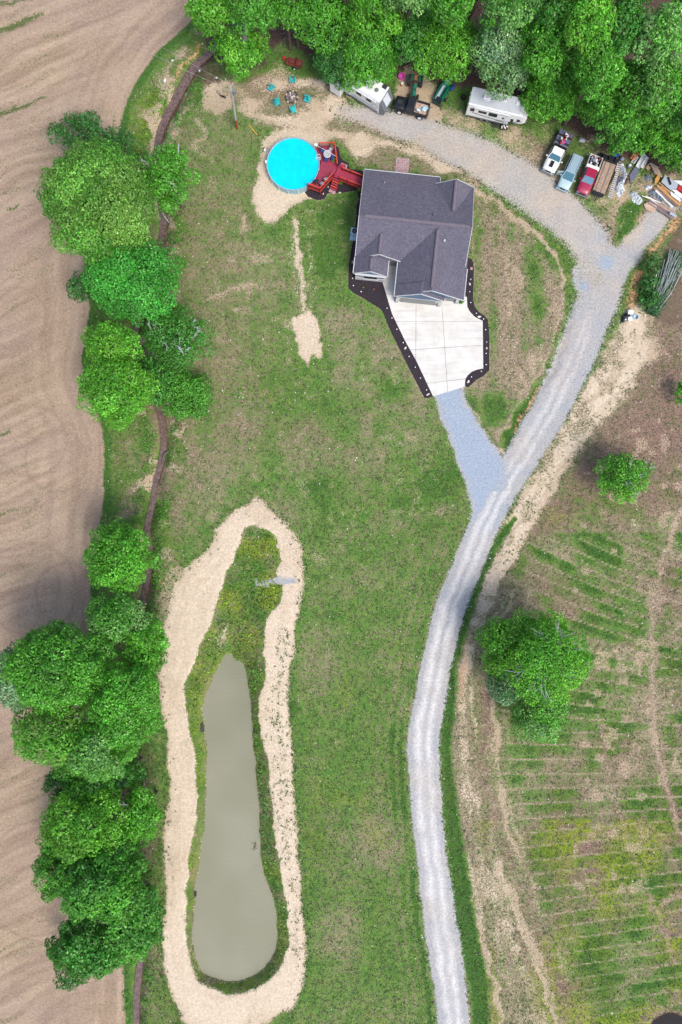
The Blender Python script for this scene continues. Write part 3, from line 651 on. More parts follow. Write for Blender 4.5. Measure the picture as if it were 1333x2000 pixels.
# field
fm = mask(s_field, .2)
for k_ in ('dirt', 'weed', 'dark', 'clay'): to(k_, fm, 0)
up('soil', fm)
edge = np.clip(-s_field/11, 0, 1)
a1 = fbm(s_field/.8 + (fbm(X, Y, 6, 1)-.5)*1.5, (Y+X*.2)/9, 1, 2, 3)
c20, s20 = math.cos(R(24)), math.sin(R(24))
cx2, cy2 = P(-300, -500)
rad = np.hypot(X-P(420, -200)[0], Y-P(420, -200)[1])*1.0
a2 = fbm((-X*s20+Y*c20+ (fbm(X, Y, 24, 3)-.5)*9)/.7, (X*c20+Y*s20)/12, 1, 4, 4)
st = a1*(1-edge)+a2*edge
to('streak', fm, np.clip((st-.5)*1.15+.58, 0, 1))
for (u_, v_, r_) in ((60, 860, 70), (110, 900, 60), (60, 1150, 90), (30, 620, 60), (130, 1160, 60), (90, 1720, 120)):
    d_ = np.hypot(U-u_, V-v_)-r_; to('streak', fm*mask(np.abs(d_)/PXM-.15, .25)*.8, .25)
for u0, v0, u1, v1, w, k_ in ((0, 62, 82, 25, 18, .8), (0, 225, 85, 192, 12, .9), (0, 250, 76, 230, 8, .5), (90, 68, 140, 62, 8, .6), (0, 40, 60, 30, 8, .5), (195, 88, 215, 82, 8, .6), (20, 315, 50, 300, 8, .55), (0, 348, 55, 335, 8, .6), (10, 375, 42, 364, 8, .8), (0, 150, 60, 132, 5, .45),
                       (0, 182, 40, 165, 6, .45), (85, 72, 130, 64, 8, .7), (60, 137, 105, 135, 8, .4), (20, 408, 38, 402, 10, .9), (0, 755, 25, 742, 10, .6), (55, 765, 70, 760, 12, .5), (0, 848, 18, 838, 10, .9), (0, 890, 45, 870, 8, .55), (0, 1005, 38, 994, 10, .8), (90, 1080, 98, 1020, 6, .5), (0, 1095, 20, 1088, 6, .5),
                       (0, 1125, 10, 1120, 14, .6), (0, 1860, 50, 1832, 10, .7), (55, 1880, 82, 1870, 8, .6), (0, 1995, 45, 1975, 12, .6), (215, 268, 226, 220, 8, .8), (155, 210, 156, 185, 4, .6), (202, 190, 204, 175, 4, .6), (0, 8, 130, -20, 12, .8), (0, 925, 35, 910, 6, .5), (0, 960, 40, 940, 10, .45), (20, 1945, 70, 1920, 8, .5)):
    up('rows', 1.12*fm*mask(path([(u0, v0, w), ((u0+u1)/2, (v0+v1)/2+2, w), (u1, v1, w*.7)], warp=.6, sub=2), .5), k_*.85)
up('rows', fm*np.clip((fbm((-X*s20+Y*c20)/.8, (X*c20+Y*s20)/4, 1, 6, 2)-.6)*4, 0, .42)*(U < 110))
# grassy strip by the field, weeds by the creek
cs = mask(s_creek-3.5, 1.5)*(1-fm); to('lush', cs*.85, .55+(fbm(X, Y, 2.5, 2)-.5)*1.5); up('dirt', cs*np.clip((fbm(X, Y, 2, 1)-.54)*5, 0, .6)*(V < 1160)); to('brown', cs, .7); to('yellow', cs*mask(ell(280, 230, 26, 60, 20), 1), .6)
gs = mask(s_field-1.1, .4)*(1-fm)*(U > 150)*(U < 400); to('lush', gs, .95); to('brown', gs, .1)
up('dirt', mask(ell(268, 195, 6, 22, 15), .5), .55); up('dirt', mask(ell(232, 900, 14, 60), 1), .40); to('brown', mask(ell(235, 890, 20, 80), 1), .9)
up('clay', mask(path([(385, 85, 12), (378, 105, 10), (355, 130, 8), (345, 150, 6)]), .5), .7); up('clay', mask(path([(332, 205, 6), (310, 180, 5)]), .4), .6)
up('veg', mask(s_creek-2.6, 1)*mask(-(s_creek-.5), .2)*np.clip((fbm(X, Y, 2, 4)-.40)*4, 0, 1)*(1-fm)*(V > 150), 1.)
up('dark', mask(s_creek, .3), 1.0); up('dark', mask(s_creek-.3, .5), .35)
for k_ in ('dirt', 'gravel', 'clay', 'yellow'): to(k_, mask(s_creek, .3), 0)
# bottom right wet hole
s_hole = ell(1308, 2012, 34, 28); s_rim = ell(1308, 2012, 46, 38)
up('dirt', mask(s_rim, .4), .3); to('lush', mask(s_rim, .4), .1); to('dirt', mask(s_hole-.2, .3), 0); up('dark', mask(s_hole-.2, .3), 1.0); to('veg', mask(s_rim, .4), 0)
s_drive = area(DRIVE, sub=1, warp=0); s_mulch = np.minimum(np.minimum(area(MULCH_W, sub=1, warp=0), area(MULCH_E, sub=1, warp=0)), area(MULCH_D, sub=1, warp=0))
to('weed', mask(np.minimum(s_drive, s_mulch)-.3, .1), 0)
up('dirt', mask(s_mulch-.12, .15), .6)
s_flat = np.minimum(s_drive, s_mulch)

# relief
flat = np.clip((np.minimum(s_flat, 50))/2, 0, 1)
Z = ((fbm(X, Y, 1.2, 1)-.5)*.10 + (fbm(X, Y, .5, 2)-.5)*.05)*flat*inn*(1-.7*gm)
Z += fm*((L['streak']-.5)*.05)
Z += -.75*np.clip(1-(s_creek-.1)/1.2, 0, 1)**1.5*(s_creek < 1.3)
ib = np.clip(-s_bank, 0, 50); iw = np.clip(s_water, 0, 50)
f_ = np.where(s_bank < 0, ib/(ib+iw+1e-6), 0); f_ = np.where(s_water < 0, 1, f_)
Z = Z*(1-f_) - 1.28*f_**1.2 - np.where(s_water < 0, np.clip(-s_water, 0, 3)*.3, 0)
Z += mask(s_ring, 1.0)*(1-bm)*.12 + (-.5*mask(s_hole, .8))
Z += -.22*mask(s_strip, .6) - .2*gd
FZ = Z
# split one sheet into the things people would name; they share borders and material
Zg = Z.reshape(NY, NX)
ii, jj = np.meshgrid(np.arange(NX-1), np.arange(NY-1)); a0 = (jj*NX+ii).ravel(); quads = np.stack([a0, a0+1, a0+NX+1, a0+NX], 1)
cell = lambda s: s[quads].mean(1)
c_road = cell(np.minimum(np.minimum(s_road, s_branch), s_spur)); own = np.full(len(quads), 0)
own[cell(s_meadow) < 0] = 1; own[cell(s_forest) < 0] = 7
own[cell(s_track) < 0] = 2; own[cell(s_ring) < 0] = 4; own[cell(s_field) < 0] = 3
own[cell(s_bank) < 0] = 5; own[cell(s_creek) < .3] = 6; own[c_road < 0] = 8
own[(cell(s_forest) < 0) & (cell(s_creek) > .3)] = 7; own[cell(s_field) < 0] = 3
names = {0: 'lawn', 1: 'meadow', 2: 'dirt_track', 3: 'tilled_field', 4: 'dirt_path', 5: 'pond_bank', 6: 'creek_bed', 7: 'forest_floor', 8: 'gravel_road'}
labs = {0: 'patchy green and straw coloured lawn around the house and pond', 1: 'rough brown and green meadow mown in rows at right', 2: 'tan dirt track running beside the gravel road', 3: 'bare tilled tan field with curved furrows at left',
        4: 'pale bare dirt path ringing the pond', 5: 'overgrown green bank sloping down to the pond', 6: 'dark muddy creek bed', 7: 'dark leaf litter under the woodland trees', 8: 'pale grey gravel driveway curving up past the house'}
colA = np.stack([L['soil'], L['gravel'], L['dirt'], L['clay']], 1); colB = np.stack([L['lush'], L['brown'], L['yellow'], L['dark']], 1); colC = np.stack([L['track'], L['streak'], L['rows'], L['blue']], 1)
colA, colB, colC = [np.clip(c, 0, 1) for c in (colA, colB, colC)]
for k_, nm in names.items():
    F = quads[own == k_]
    if not len(F): continue
    idx, inv = np.unique(F, return_inverse=True)
    o = npmesh(nm, np.stack([X[idx], Y[idx], Z[idx]], 1), inv.reshape(F.shape), GM, smooth=True, attrs={'coverA': colA[idx], 'coverB': colB[idx], 'coverC': colC[idx]})
    prop(o, labs[k_], kind='structure')
def gi(x, y):
    return np.clip(np.searchsorted(ys, y), 0, NY-1)*NX + np.clip(np.searchsorted(xs, x), 0, NX-1)
def gz(x, y): return float(Z[gi(x, y)])

# water
def flat_poly(name, poly, z, mat, label):
    me = bpy.data.meshes.new(name); me.from_pydata([(x, y, z) for x, y in poly], [], [tuple(range(len(poly)))]); me.update(); me.materials.append(M[mat])
    if me.polygons[0].normal.z < 0: me.flip_normals()
    o = bpy.data.objects.new(name, me); COL.objects.link(o); return prop(o, label, kind='structure')
wp = catmull([P(u, v, -1.2) for u, v in WATER], True, 3)
cxw = sum(p[0] for p in wp)/len(wp)
big_w = []
for i, p in enumerate(wp):
    a, b = Vector(wp[i-1]), Vector(wp[(i+1) % len(wp)]); t = (b-a).normalized(); nrm = Vector((t.y, -t.x))
    big_w.append((p[0]-nrm.x*0, p[1]-nrm.y*0) if False else p)
sgn = 1 if sum(big_w[i][0]*big_w[(i+1) % len(big_w)][1]-big_w[(i+1) % len(big_w)][0]*big_w[i][1] for i in range(len(big_w))) > 0 else -1
out_w = []
for i, p in enumerate(wp):
    a, b = Vector(wp[i-1]), Vector(wp[(i+1) % len(wp)]); t = (b-a).normalized()
    out_w.append((p[0]+t.y*sgn*.35, p[1]-t.x*sgn*.35))
flat_poly('pond_water', out_w, -1.2, 'pond_water', 'murky grey green pond water shaped like a long bottle')
cp = catmull([P(u, v, -.5)+(w/2/PXM*1.25,) for u, v, w in CREEK], False, 4)
vs = []; fs = []
for i, (x, y, w) in enumerate(cp):
    a, b = Vector(cp[max(i-1, 0)][:2]), Vector(cp[min(i+1, len(cp)-1)][:2]); t = (b-a).normalized()
    vs += [(x-t.y*w, y+t.x*w, -.46), (x+t.y*w, y-t.x*w, -.46)]
    if i: fs.append((2*i-2, 2*i-1, 2*i+1, 2*i))
me = bpy.data.meshes.new('creek_water'); me.from_pydata(vs, [], fs); me.update()
if me.polygons[0].normal.z < 0: me.flip_normals()
me.materials.append(M['creek_water']); o = bpy.data.objects.new('creek_water', me); COL.objects.link(o); prop(o, 'narrow dark brown creek between field and lawn', kind='structure')
hx, hy = P(1308, 2012)
flat_poly('puddle_water', [(hx+2.6*math.cos(a/24*2*math.pi), hy+2.2*math.sin(a/24*2*math.pi)) for a in range(24)], -.25, 'murky_pool', 'dark water in a round hole at the bottom right corner')

# concrete driveway slabs
def clip(poly, a, b, c):
    out = []
    for i in range(len(poly)):
        p, q = poly[i], poly[(i+1) % len(poly)]; dp = a*p[0]+b*p[1]+c; dq = a*q[0]+b*q[1]+c
        if dp >= 0: out.append(p)
        if (dp >= 0) != (dq >= 0):
            t = dp/(dp-dq); out.append((p[0]+(q[0]-p[0])*t, p[1]+(q[1]-p[1])*t))
    return out
def halfplane(p, q, side, gap):
    (x0, y0), (x1, y1) = p, q; a, b = -(y1-y0), (x1-x0); l = math.hypot(a, b); a, b = a/l, b/l; c = -(a*x0+b*y0)
    return (a*side, b*side, c*side-gap)
base_slab = flat_poly('driveway_base', [P(u, v) for u, v in DRIVE], .055, 'stone_dark', 'dark joint bed under the concrete driveway'); base_slab['label'] = 'dark joints between the driveway slabs'
drv = empty('concrete_driveway', (0, 0, 0), 0, 'clean white concrete driveway apron in front of the garage', 'driveway'); drv['kind'] = 'structure'; del drv['category']
cols = [((813.6, 500), (811, 900)), ((857, 500), (877, 800))]
rws = [((600, 628), (1000, 628)), ((700, 690), (1000, 671)), ((700, 764), (1000, 730)), ((600, 575), (790, 575)), ((700, 535), (800, 535))]
dp = [P(u, v) for u, v in DRIVE]
colr = [(None, cols[0]), (cols[0], cols[1]), (cols[1], None)]
yr = [(None, rws[4]), (rws[4], rws[3]), (rws[3], rws[0]), (rws[0], rws[1]), (rws[1], rws[2]), (rws[2], None)]
for cl_, cr in colr:
    for rt, rb in yr:
        q = dp
        if cl_ and (not rb or rb in rws[:3]): q = clip(q, *halfplane(P(*cl_[0]), P(*cl_[1]), 1, .02))
        if cr and (not rb or rb in rws[:3]): q = clip(q, *halfplane(P(*cr[0]), P(*cr[1]), -1, .02))
        if (cl_ or cr is None) and rb in (rws[4], rws[3]): continue
        if rt and q: q = clip(q, *halfplane(P(*rt[0]), P(*rt[1]), -1, .02))
        if rb and q: q = clip(q, *halfplane(P(*rb[0]), P(*rb[1]), 1, .02))
        if len(q) > 2: MB().prism(q, -.05, .10).build('slab', 'concrete', drv)
# mulch beds
def mulch(poly, label, h=.09):
    o = MB().prism([P(u, v) for u, v in poly], -.1, h).build('mulch_bed', 'mulch'); prop(o, label, kind='structure')
mulch(MULCH_W, 'black mulch bed running down the west side of house and driveway'); mulch(MULCH_E, 'black mulch bed curving along the east edge of the driveway', .085); mulch(MULCH_D, 'dark mulch bed around the pool deck', .07)

# ------------------------------------------------------------------ house
hs = empty('house', (3.0, 38.9, 0), R(-6), 'single storey house with purple grey shingle roof of several gables beside the white driveway', 'house')
EV = 2.85
def gable_ns(name, a0, a1, b0, b1, zr, ze, mat, th=.16, zb=None):
    """gable roof with ridge along b; solid slab of thickness th"""
    am = (a0+a1)/2; vs = []
    for b in (b0, b1):
        vs += [(a0, b, ze), (am, b, zr), (a1, b, ze), (a1, b, ze-th), (am, b, zr-th), (a0, b, ze-th)]
    m = MB().add(vs, [(0, 1, 2, 3, 4, 5), (11, 10, 9, 8, 7, 6), (0, 6, 7, 1), (1, 7, 8, 2), (2, 8, 9, 3), (3, 9, 10, 4), (4, 10, 11, 5), (5, 11, 6, 0)])
    o = m.build(name, mat, hs)
    return o
# main roof: ridge along a, steeper to the south
def slope_slab(poly, zf, th, mat, name='roof'):
    n_ = len(poly); vs = [(a, b, zf(a, b)) for a, b in poly] + [(a, b, zf(a, b)-th) for a, b in poly]
    ar = sum(poly[i][0]*poly[(i+1) % n_][1]-poly[(i+1) % n_][0]*poly[i][1] for i in range(n_))
    fs = [tuple(range(n_)), tuple(range(2*n_-1, n_-1, -1))] + [(i, n_+i, n_+(i+1) % n_, (i+1) % n_) for i in range(n_)]
    if ar < 0: fs = [f[::-1] for f in fs]
    return MB().add(vs, fs).build(name, mat, hs)
ZR = 5.6; kn = (ZR-EV)/7.43; ks = (ZR-EV)/4.55
slope_slab([(-.6, 0), (14.3, 0), (14.3, 6.25), (9.7, 6.25), (9.7, 7.43), (-.6, 7.43)], lambda a, b: ZR-kn*b, .16, 'shingle_a')
slope_slab([(-.6, 0), (-.6, -4.5), (14.3, -4.5), (14.3, 0)], lambda a, b: ZR+ks*b, .16, 'shingle_a')
gable_ns('roof', 5.3, 14.6, -8.75, -.5, 5.42, EV, 'shingle_b')
gable_ns('roof', -.55, 5.75, -4.45, -.9, 4.72, EV+.02, 'shingle_b')
gable_ns('roof', -.62, 3.95, -6.65, -2.5, 4.2, EV+.05, 'shingle_b')
gable_ns('roof', 5.2, 12.0, -9.15, -7.6, 4.92, EV+.03, 'shingle_b')
gable_ns('roof', 9.1, 14.35, 2.0, 6.35, 4.95, EV+.32, 'shingle_b')
# ridge vents
def ridge(p, q, w=.34, t=.10):
    p, q = Vector(p), Vector(q); d = (q-p); c = (p+q)/2; rz = math.atan2(d.y, d.x)
    o = MB().box((0, 0, 0), (d.length, w, t), ch=.03).build('ridge_vent', 'ridge', hs, loc=tuple(c), rz=rz)
    for s_ in (-1, 1): MB().box((0, s_*(w/2+.03), -.02), (d.length, .09, .07)).build('vent_edge', 'vent_cap', o)  # thin dark edge strip along each side of the vent
ridge((.1, 0, ZR+.02), (13.9, 0, ZR+.02)); ridge((9.95, -.7, 5.45), (9.95, -8.3, 5.45)); ridge((2.6, -1.7, 4.75), (2.6, -4.3, 4.75), .3)
ridge((1.66, -4.9, 4.23), (1.66, -6.4, 4.23), .28); ridge((11.72, 2.2, 4.98), (11.72, 6.2, 4.98), .3)
# fascia and gutters
def bar(p, q, w=.1, h=.16, name='fascia', mat='trim_white'):
    p, q = Vector(p), Vector(q); d = q-p
    MB().box((0, 0, 0), (d.length, w, h), ry=-math.atan2(d.z, math.hypot(d.x, d.y))).build(name, mat, hs, loc=tuple((p+q)/2), rz=math.atan2(d.y, d.x))
bar((-.6, 7.5, EV-.07), (9.7, 7.5, EV-.07), .08, name='gutter'); bar((9.76, 6.3, EV+.35), (9.76, 7.43, EV-.08))
bar((14.36, 6.35, EV+.24), (14.36, .0, ZR-2.33+.0), .05, .1) if False else None
bar((14.34, 6.3, EV+.42), (14.34, 0, ZR-.09), .05, .12); bar((14.34, 0, ZR-.09), (14.34, -4.4, EV+.0), .05, .12)
bar((-.64, 7.43, EV-.08), (-.64, 0, ZR-.09), .06, .12); bar((-.64, 0, ZR-.09), (-.64, -4.4, EV-.0), .06, .12)
for (a0, a1, b, zr, ze) in ((5.3, 14.6, -8.80, 5.42, EV), (-.55, 5.75, -4.50, 4.72, EV+.02), (-.62, 3.95, -6.70, 4.2, EV+.05), (5.2, 12.0, -9.20, 4.92, EV+.03), (9.1, 14.35, 6.40, 4.95, EV+.32)):
    am = (a0+a1)/2; bar((a0, b, ze-.07), (am, b, zr-.07), .06, .18); bar((am, b, zr-.07), (a1, b, ze-.07), .06, .18)
bar((5.16, -9.15, EV-.04), (5.16, -4.5, EV-.04), .1, .14, 'gutter'); bar((14.66, -8.75, EV-.05), (14.66, -4.5, EV-.05), .1, .14, 'gutter')
bar((4.0, -6.65, EV), (4.0, -4.5, EV), .1, .14, 'gutter'); bar((-.68, -6.65, EV), (-.68, -4.5, EV), .1, .14, 'gutter'); bar((12.05, -9.15, EV), (12.05, -8.8, EV), .1, .14, 'gutter')
# walls
def wall(poly, z0=0, z1=EV-.02, mat='siding_blue', name='wall'): return MB().prism(poly, z0, z1).build(name, mat, hs)
wall([(0, -4.0), (0, 6.8), (9.2, 6.8), (9.2, 5.7), (13.8, 5.7), (13.8, -3.6), (5.4, -3.6), (5.4, -4.0)])
wall([(-.3, -6.42), (-.3, -4.02), (3.6, -4.02), (3.6, -6.42)], z1=EV-.04)
wall([(5.75, -8.1), (5.75, -3.62), (14.1, -3.62), (14.1, -8.1)], z1=EV-.05)
wall([(5.6, -8.94), (5.6, -8.12), (11.7, -8.12), (11.7, -8.94)], z1=EV-.52, mat='stone_wall')
wall([(-.36, -6.54), (-.36, -6.43), (3.66, -6.43), (3.66, -6.54)], z1=1.0, mat='stone_wall')
def gable_wall(a0, a1, b0, b1, ze, zr, mat='siding_blue'):
    am = (a0+a1)/2; vs = [(a0, b0, ze), (a1, b0, ze), (am, b0, zr), (a0, b1, ze), (a1, b1, ze), (am, b1, zr)]
    w = MB().add(vs, [(0, 1, 2), (5, 4, 3), (0, 3, 4, 1), (1, 4, 5, 2), (2, 5, 3, 0)]).build('gable_wall', mat, hs)
    n_ = int((a1-a0)/.42)
    for i in range(1, n_):
        a = a0+(a1-a0)*i/n_; hgt = (zr-ze)*(1-abs(a-am)/((a1-a0)/2))-.02
        if hgt > .12: MB().box((a, b0-.012, ze+hgt/2+.01), (.045, .05, hgt)).build('batten', 'trim_white' if i % 20 == 0 else 'siding_blue', w)
    return w
gable_wall(5.45, 11.8, -9.06, -8.2, EV-.5, 4.68); gable_wall(5.7, 14.2, -8.66, -8.12, EV-.10, 5.1, 'siding_blue')
gable_wall(-.42, 3.8, -6.56, -6.0, EV-.12, 3.98); gable_wall(.2, 5.35, -4.2, -4.03, EV-.03, 4.42); gable_wall(9.5, 13.9, 5.72, 6.0, EV-.0, 4.75)
MB().box((8.6, -8.97, 1.15), (4.7, .10, 2.25)).build('garage_door', 'door_grey', hs)
MB().box((12.75, -8.14, 1.15), (2.3, .10, 2.25)).build('garage_door', 'door_grey', hs)
MB().box((8.6, -9.02, 2.28), (6.1, .14, .1)).build('door_trim', 'trim_white', hs)
for a, b in ((5.75, -9.0), (11.6, -9.0), (14.0, -8.3)): MB().box((a, b, .6), (.45, .4, 1.2), ch=.03).build('stone_pier', 'stone_wall', hs)
MB().box((1.75, -6.52, 1.6), (1.8, .12, 1.3)).build('window', 'glass_dark', hs); MB().box((1.75, -6.56, .88), (2.1, .2, .1)).build('window_sill', 'trim_white', hs)
MB().box((1.75, -6.66, 2.66), (4.3, .36, .10)).build('soffit_band', 'trim_white', hs)
MB().box((4.6, -4.06, 1.05), (1.0, .1, 2.1)).build('front_door', 'door_grey', hs); MB().box((3.8, -4.9, 1.35), (.16, .16, 2.7)).build('porch_post', 'trim_white', hs); MB().box((5.5, -4.9, 1.35), (.16, .16, 2.7)).build('porch_post', 'trim_white', hs)
for a, b, m_, r_ in ((2.35, 1.6, 'vent_cap', .11), (9.15, 1.3, 'vent_cap', .12), (10.95, -1.9, 'trim_white', .13), (2.3, 5.6, 'trim_white', .06)):
    z = (ZR-kn*b if b > 0 else 5.42-.55*abs(a-9.95)); MB().cyl((a, b, z+.1), r_, .35, 10).build('roof_vent', m_, hs)
# things against the house
x, y = P(692.6, 458); t = empty('air_conditioner', (x, y, 0), R(-6), 'pale blue square air conditioner with round black fan beside the west wall', 'air conditioner')
MB().box((0, -.0, .06), (1.15, 1.8, .12)).build('pad', 'ac_blue', t); MB().box((0, .12, .5), (.92, .92, .76), ch=.05).build('cabinet', 'ac_blue', t)
MB().cyl((0, .12, .9), .36, .04, 18).build('fan_grille', 'dark_metal', t); MB().box((0, .12, .94), (.12, .12, .05), rz=.3).build('fan_hub', 'grey_metal', t)
x, y = P(786, 323.5); t = empty('patio', (x, y, 0), R(-4), 'small square pinkish paver patio behind the north side of the house', 'patio')
for i in range(6):
    for j in range(6): MB().box(((i-2.5)*.31, (j-2.5)*.34, .04), (.29, .32, .09), ch=.01).build('paver', 'paver_pink' if (i*3+j*5) % 4 else 'paver_grey', t)
for u, v, l in ((690, 512.5, 'lone grey square stepping stone in west mulch bed'), (921, 525, 'pink square stepping stone in the east mulch bed')):
    x, y = P(u, v); o = MB().box((0, 0, .11), (.36, .36, .07), ch=.02).build('stepping_stone', 'paver_grey' if u < 700 else 'paver_pink', loc=(x, y, 0), rz=R(-6)); prop(o, l, 'paver')
# planters by the garage
def leafy(name, cen, rad, n_, size, col, seed, parent=None, up_=.3, dens=1, extra=None, mat='leaf'):
    """many leaf faces spread through an ellipsoid; returns object"""
    q = np.random.RandomState(seed); d = q.normal(size=(n_, 3)); d /= np.linalg.norm(d, axis=1)[:, None]
    r = q.rand(n_)**.4; C_ = d*r[:, None]*np.array(rad)+np.array(cen)
    return leaves(name, C_, d, size, col, q, parent, up_)
def leaves(name, C_, N, size, col, q, parent=None, up_=.4, jit=.55, cv=.32, mat='leaf', tint=None):
    n_ = len(C_); N = N + q.normal(size=(n_, 3))*jit + np.array([0, 0, up_]); N /= np.linalg.norm(N, axis=1)[:, None]+1e-9
    T = np.cross(N, q.normal(size=(n_, 3))); T /= np.linalg.norm(T, axis=1)[:, None]+1e-9; B_ = np.cross(N, T)
    s = size*(.6+.8*q.rand(n_))[:, None]; w = s*.62
    V4 = np.stack([C_-T*s*.5, C_+B_*w*.5-T*s*.05+N*s*.08, C_+T*s*.5, C_-B_*w*.5-T*s*.05+N*s*.08], 1).reshape(-1, 3)
    F4 = np.arange(4*n_, dtype=np.int32).reshape(-1, 4)
    cc = np.array(col)[None, :3]*np.exp(q.normal(size=(n_, 1))*cv)*np.exp(q.normal(size=(n_, 3))*np.array([.12, .04, .12]))
    if tint is not None: cc = cc*tint
    cc = np.concatenate([np.clip(cc, 0, 1), np.ones((n_, 1))], 1).repeat(4, 0)
    return npmesh(name, V4, F4, M[mat], parent, attrs={'leafcol': cc})
LC = {'bright': (.125, .45, .04), 'olive': (.21, .44, .08), 'mid': (.105, .38, .045), 'dark': (.055, .21, .05), 'pale': (.22, .47, .14), 'silver': (.28, .45, .28), 'deep': (.075, .30, .045), 'emerald': (.07, .38, .05), 'lime': (.175, .49, .045)}
for i, (u, v, c, l) in enumerate(((777.5, 585, 'bright', 'small green shrub in a pot at the left garage corner'), (900, 591, 'mid', 'green fern planter at right garage corner'))):
    x, y = P(u, v); t = empty('potted_shrub', (x, y, .1), 0, l, 'planter', 'green planters by the garage')
    MB().cyl((0, 0, .18), .2, .36, 12, r2=.26).build('pot', 'stone_dark', t); leafy('foliage', (0, 0, .6), (.42, .42, .4), 160, .2, LC[c], 40+i, t)
x, y = P(850, 592); t = empty('flower_basket', (x, y, .1), 0, 'round brown wicker basket planter between the garage doors', 'planter')
MB().cyl((0, 0, .22), .26, .44, 14, r2=.36).build('basket', 'basket', t); leafy('foliage', (0, 0, .5), (.34, .34, .2), 90, .13, (.12, .07, .06), 44, t)

# stake lights and stones in the mulch
dots = [(689, 545), (690.5, 559), (705.6, 571), (756, 603), (765.6, 622), (775, 644), (787.5, 670), (799, 697), (811, 718), (821, 739), (833, 762), (919, 547), (917, 571), (919, 592), (930, 613), (944, 624), (948, 645), (950, 669), (949, 691),
        (949, 713), (939.6, 726), (920.4, 737), (696.5, 485), (701, 435), (703, 412), (705.4, 381.6), (692, 523)]
L0 = None
for i, (u, v) in enumerate(dots):
    x, y = P(u, v); side = 'west wall' if u < 708 else ('slanting west edge of driveway' if u < 860 else 'east edge of driveway')
    ordn = ('first', 'second', 'third', 'fourth', 'fifth', 'sixth', 'seventh', 'eighth', 'ninth', 'tenth', 'eleventh')
    k_ = sorted([d[1] for d in dots if (d[0] < 708) == (u < 708) and (d[0] < 860) == (u < 860)]).index(v)
    lab = 'small white stake light, %s from the top along the %s' % (ordn[k_], side)
    if L0 is None:
        L0 = empty('path_light', (x, y, .08), 0, lab, 'garden light', 'white stake lights in mulch along the '+side)
        MB().cyl((0, 0, .12), .02, .24, 6).build('stake', 'dark_metal', L0); MB().cyl((0, 0, .27), .09, .06, 10, r2=.05).build('cap', 'white_paint', L0)
    else:
        c = copy_tree(L0, None, (x, y, .08), 0, lab); c['group'] = 'white stake lights in mulch along the '+side
for i, (u, v, r_, l) in enumerate(((792, 680, .20, 'pale rock midway down the west driveway mulch'), (836.4, 770.5, .24, 'pale rock at the pointed foot of the west driveway mulch'), (917.6, 555, .2, 'long pale rock in mulch by the east garage wall'), (936, 619, .26, 'flat pale rock where the east mulch bed bends outward'),
                                  (950.7, 680, .16, 'small pale rock in the straight east mulch bed'), (914.4, 745.6, .24, 'pale rock at the curled lower end of the east mulch'), (664, 377 , .16, 'pale rock in mulch just right of the deck stairs'), (632, 379, .14, 'tiny pale rock below the deck corner'), (676, 329.5, .16, 'pale rock at top of the bridge railing'), (641, 366, .12, 'small pale rock beside lower deck stairs'))):
    x, y = P(u, v); o = MB().blob((0, 0, .13), (r_*1.15, r_*.7, r_*.5), i).build('rock', 'stone_pale', loc=(x, y, 0), rz=rnd.random()*3, smooth=True); prop(o, l, 'rock')
for i, (u, v) in enumerate(((710, 562), (730, 566))):
    x, y = P(u, v); t = empty('flowering_plant', (x, y, .08), 0, ('pink flowering plant nearer the front wall in west mulch', 'pink flowering plant nearer the driveway in west mulch')[i], 'flower')
    leafy('foliage', (0, 0, .12), (.16, .16, .12), 40, .1, LC['mid'], 60+i, t); leafy('blossom', (0, 0, .22), (.12, .12, .05), 30, .09, (.7, .08, .15), 70+i, t)

# ------------------------------------------------------------------ pool, deck
x0, y0 = P(573, 320.5, 1.25); pr = 3.58
t = empty('swimming_pool', (x0, y0, 0), 0, 'large round above ground pool with bright cyan water', 'pool')
def ring_mesh(r0, r1, z0, z1, n_=64):
    m = MB(); vs = []
    for i in range(n_):
        a = 2*math.pi*i/n_; c, s = math.cos(a), math.sin(a); vs += [(r0*c, r0*s, z0), (r1*c, r1*s, z0), (r1*c, r1*s, z1), (r0*c, r0*s, z1)]
    fs = []
    for i in range(n_):
        k, q = 4*i, 4*((i+1) % n_); fs += [(k+1, q+1, q+2, k+2), (k+2, q+2, q+3, k+3), (k+3, q+3, q, k), (k, q, q+1, k+1)]
    return m.add(vs, fs)
ring_mesh(pr-.05, pr+.0, 0, 1.3).build('wall', 'pool_wall', t); ring_mesh(pr-.04, pr+.07, 1.3, 1.36).build('rim', 'pool_wall', t)
MB().cyl((0, 0, .6), pr-.06, 1.2, 64).build('water', 'pool_water', t)
for i in range(16):
    a = 2*math.pi*(i+.5)/16; MB().box((math.cos(a)*(pr+.05), math.sin(a)*(pr+.05), .65), (.1, .14, 1.3), rz=a).build('upright', 'pool_rim', t)
MB().box((-pr-.12, .35, 1.15), (.3, .35, .4), ch=.03).build('skimmer', 'white_paint', t)
x, y = P(523, 297); t = empty('pool_pump', (x-.3, y, 0), R(20), 'white pool pump and filter left of the pool wall', 'pump')
MB().cyl((0, 0, .35), .2, .6, 12, r2=.17).build('filter', 'white_paint', t); MB().cyl((.0, .35, .15), .1, .4, 10, 'y').build('motor', 'dark_metal', t); MB().tube([(0, 0, .5), (.2, -.1, .6), (.45, -.1, .9)], .03).build('hose', 'dark_metal', t)
x, y = P(622, 307, 1.5); t = empty('pool_ladder', (x, y, 1.15), R(8), 'white pool ladder entering the water from the deck', 'ladder')
for s_ in (-.22, .22): MB().tube([(.3, s_, 0), (.28, s_, .55), (0, s_, .7), (-.25, s_, .5), (-.3, s_, -.4)], .035).build('rail', 'white_paint', t)
for z in (-.2, .1): MB().box((-.28, 0, z), (.12, .42, .05)).build('step', 'white_paint', t)
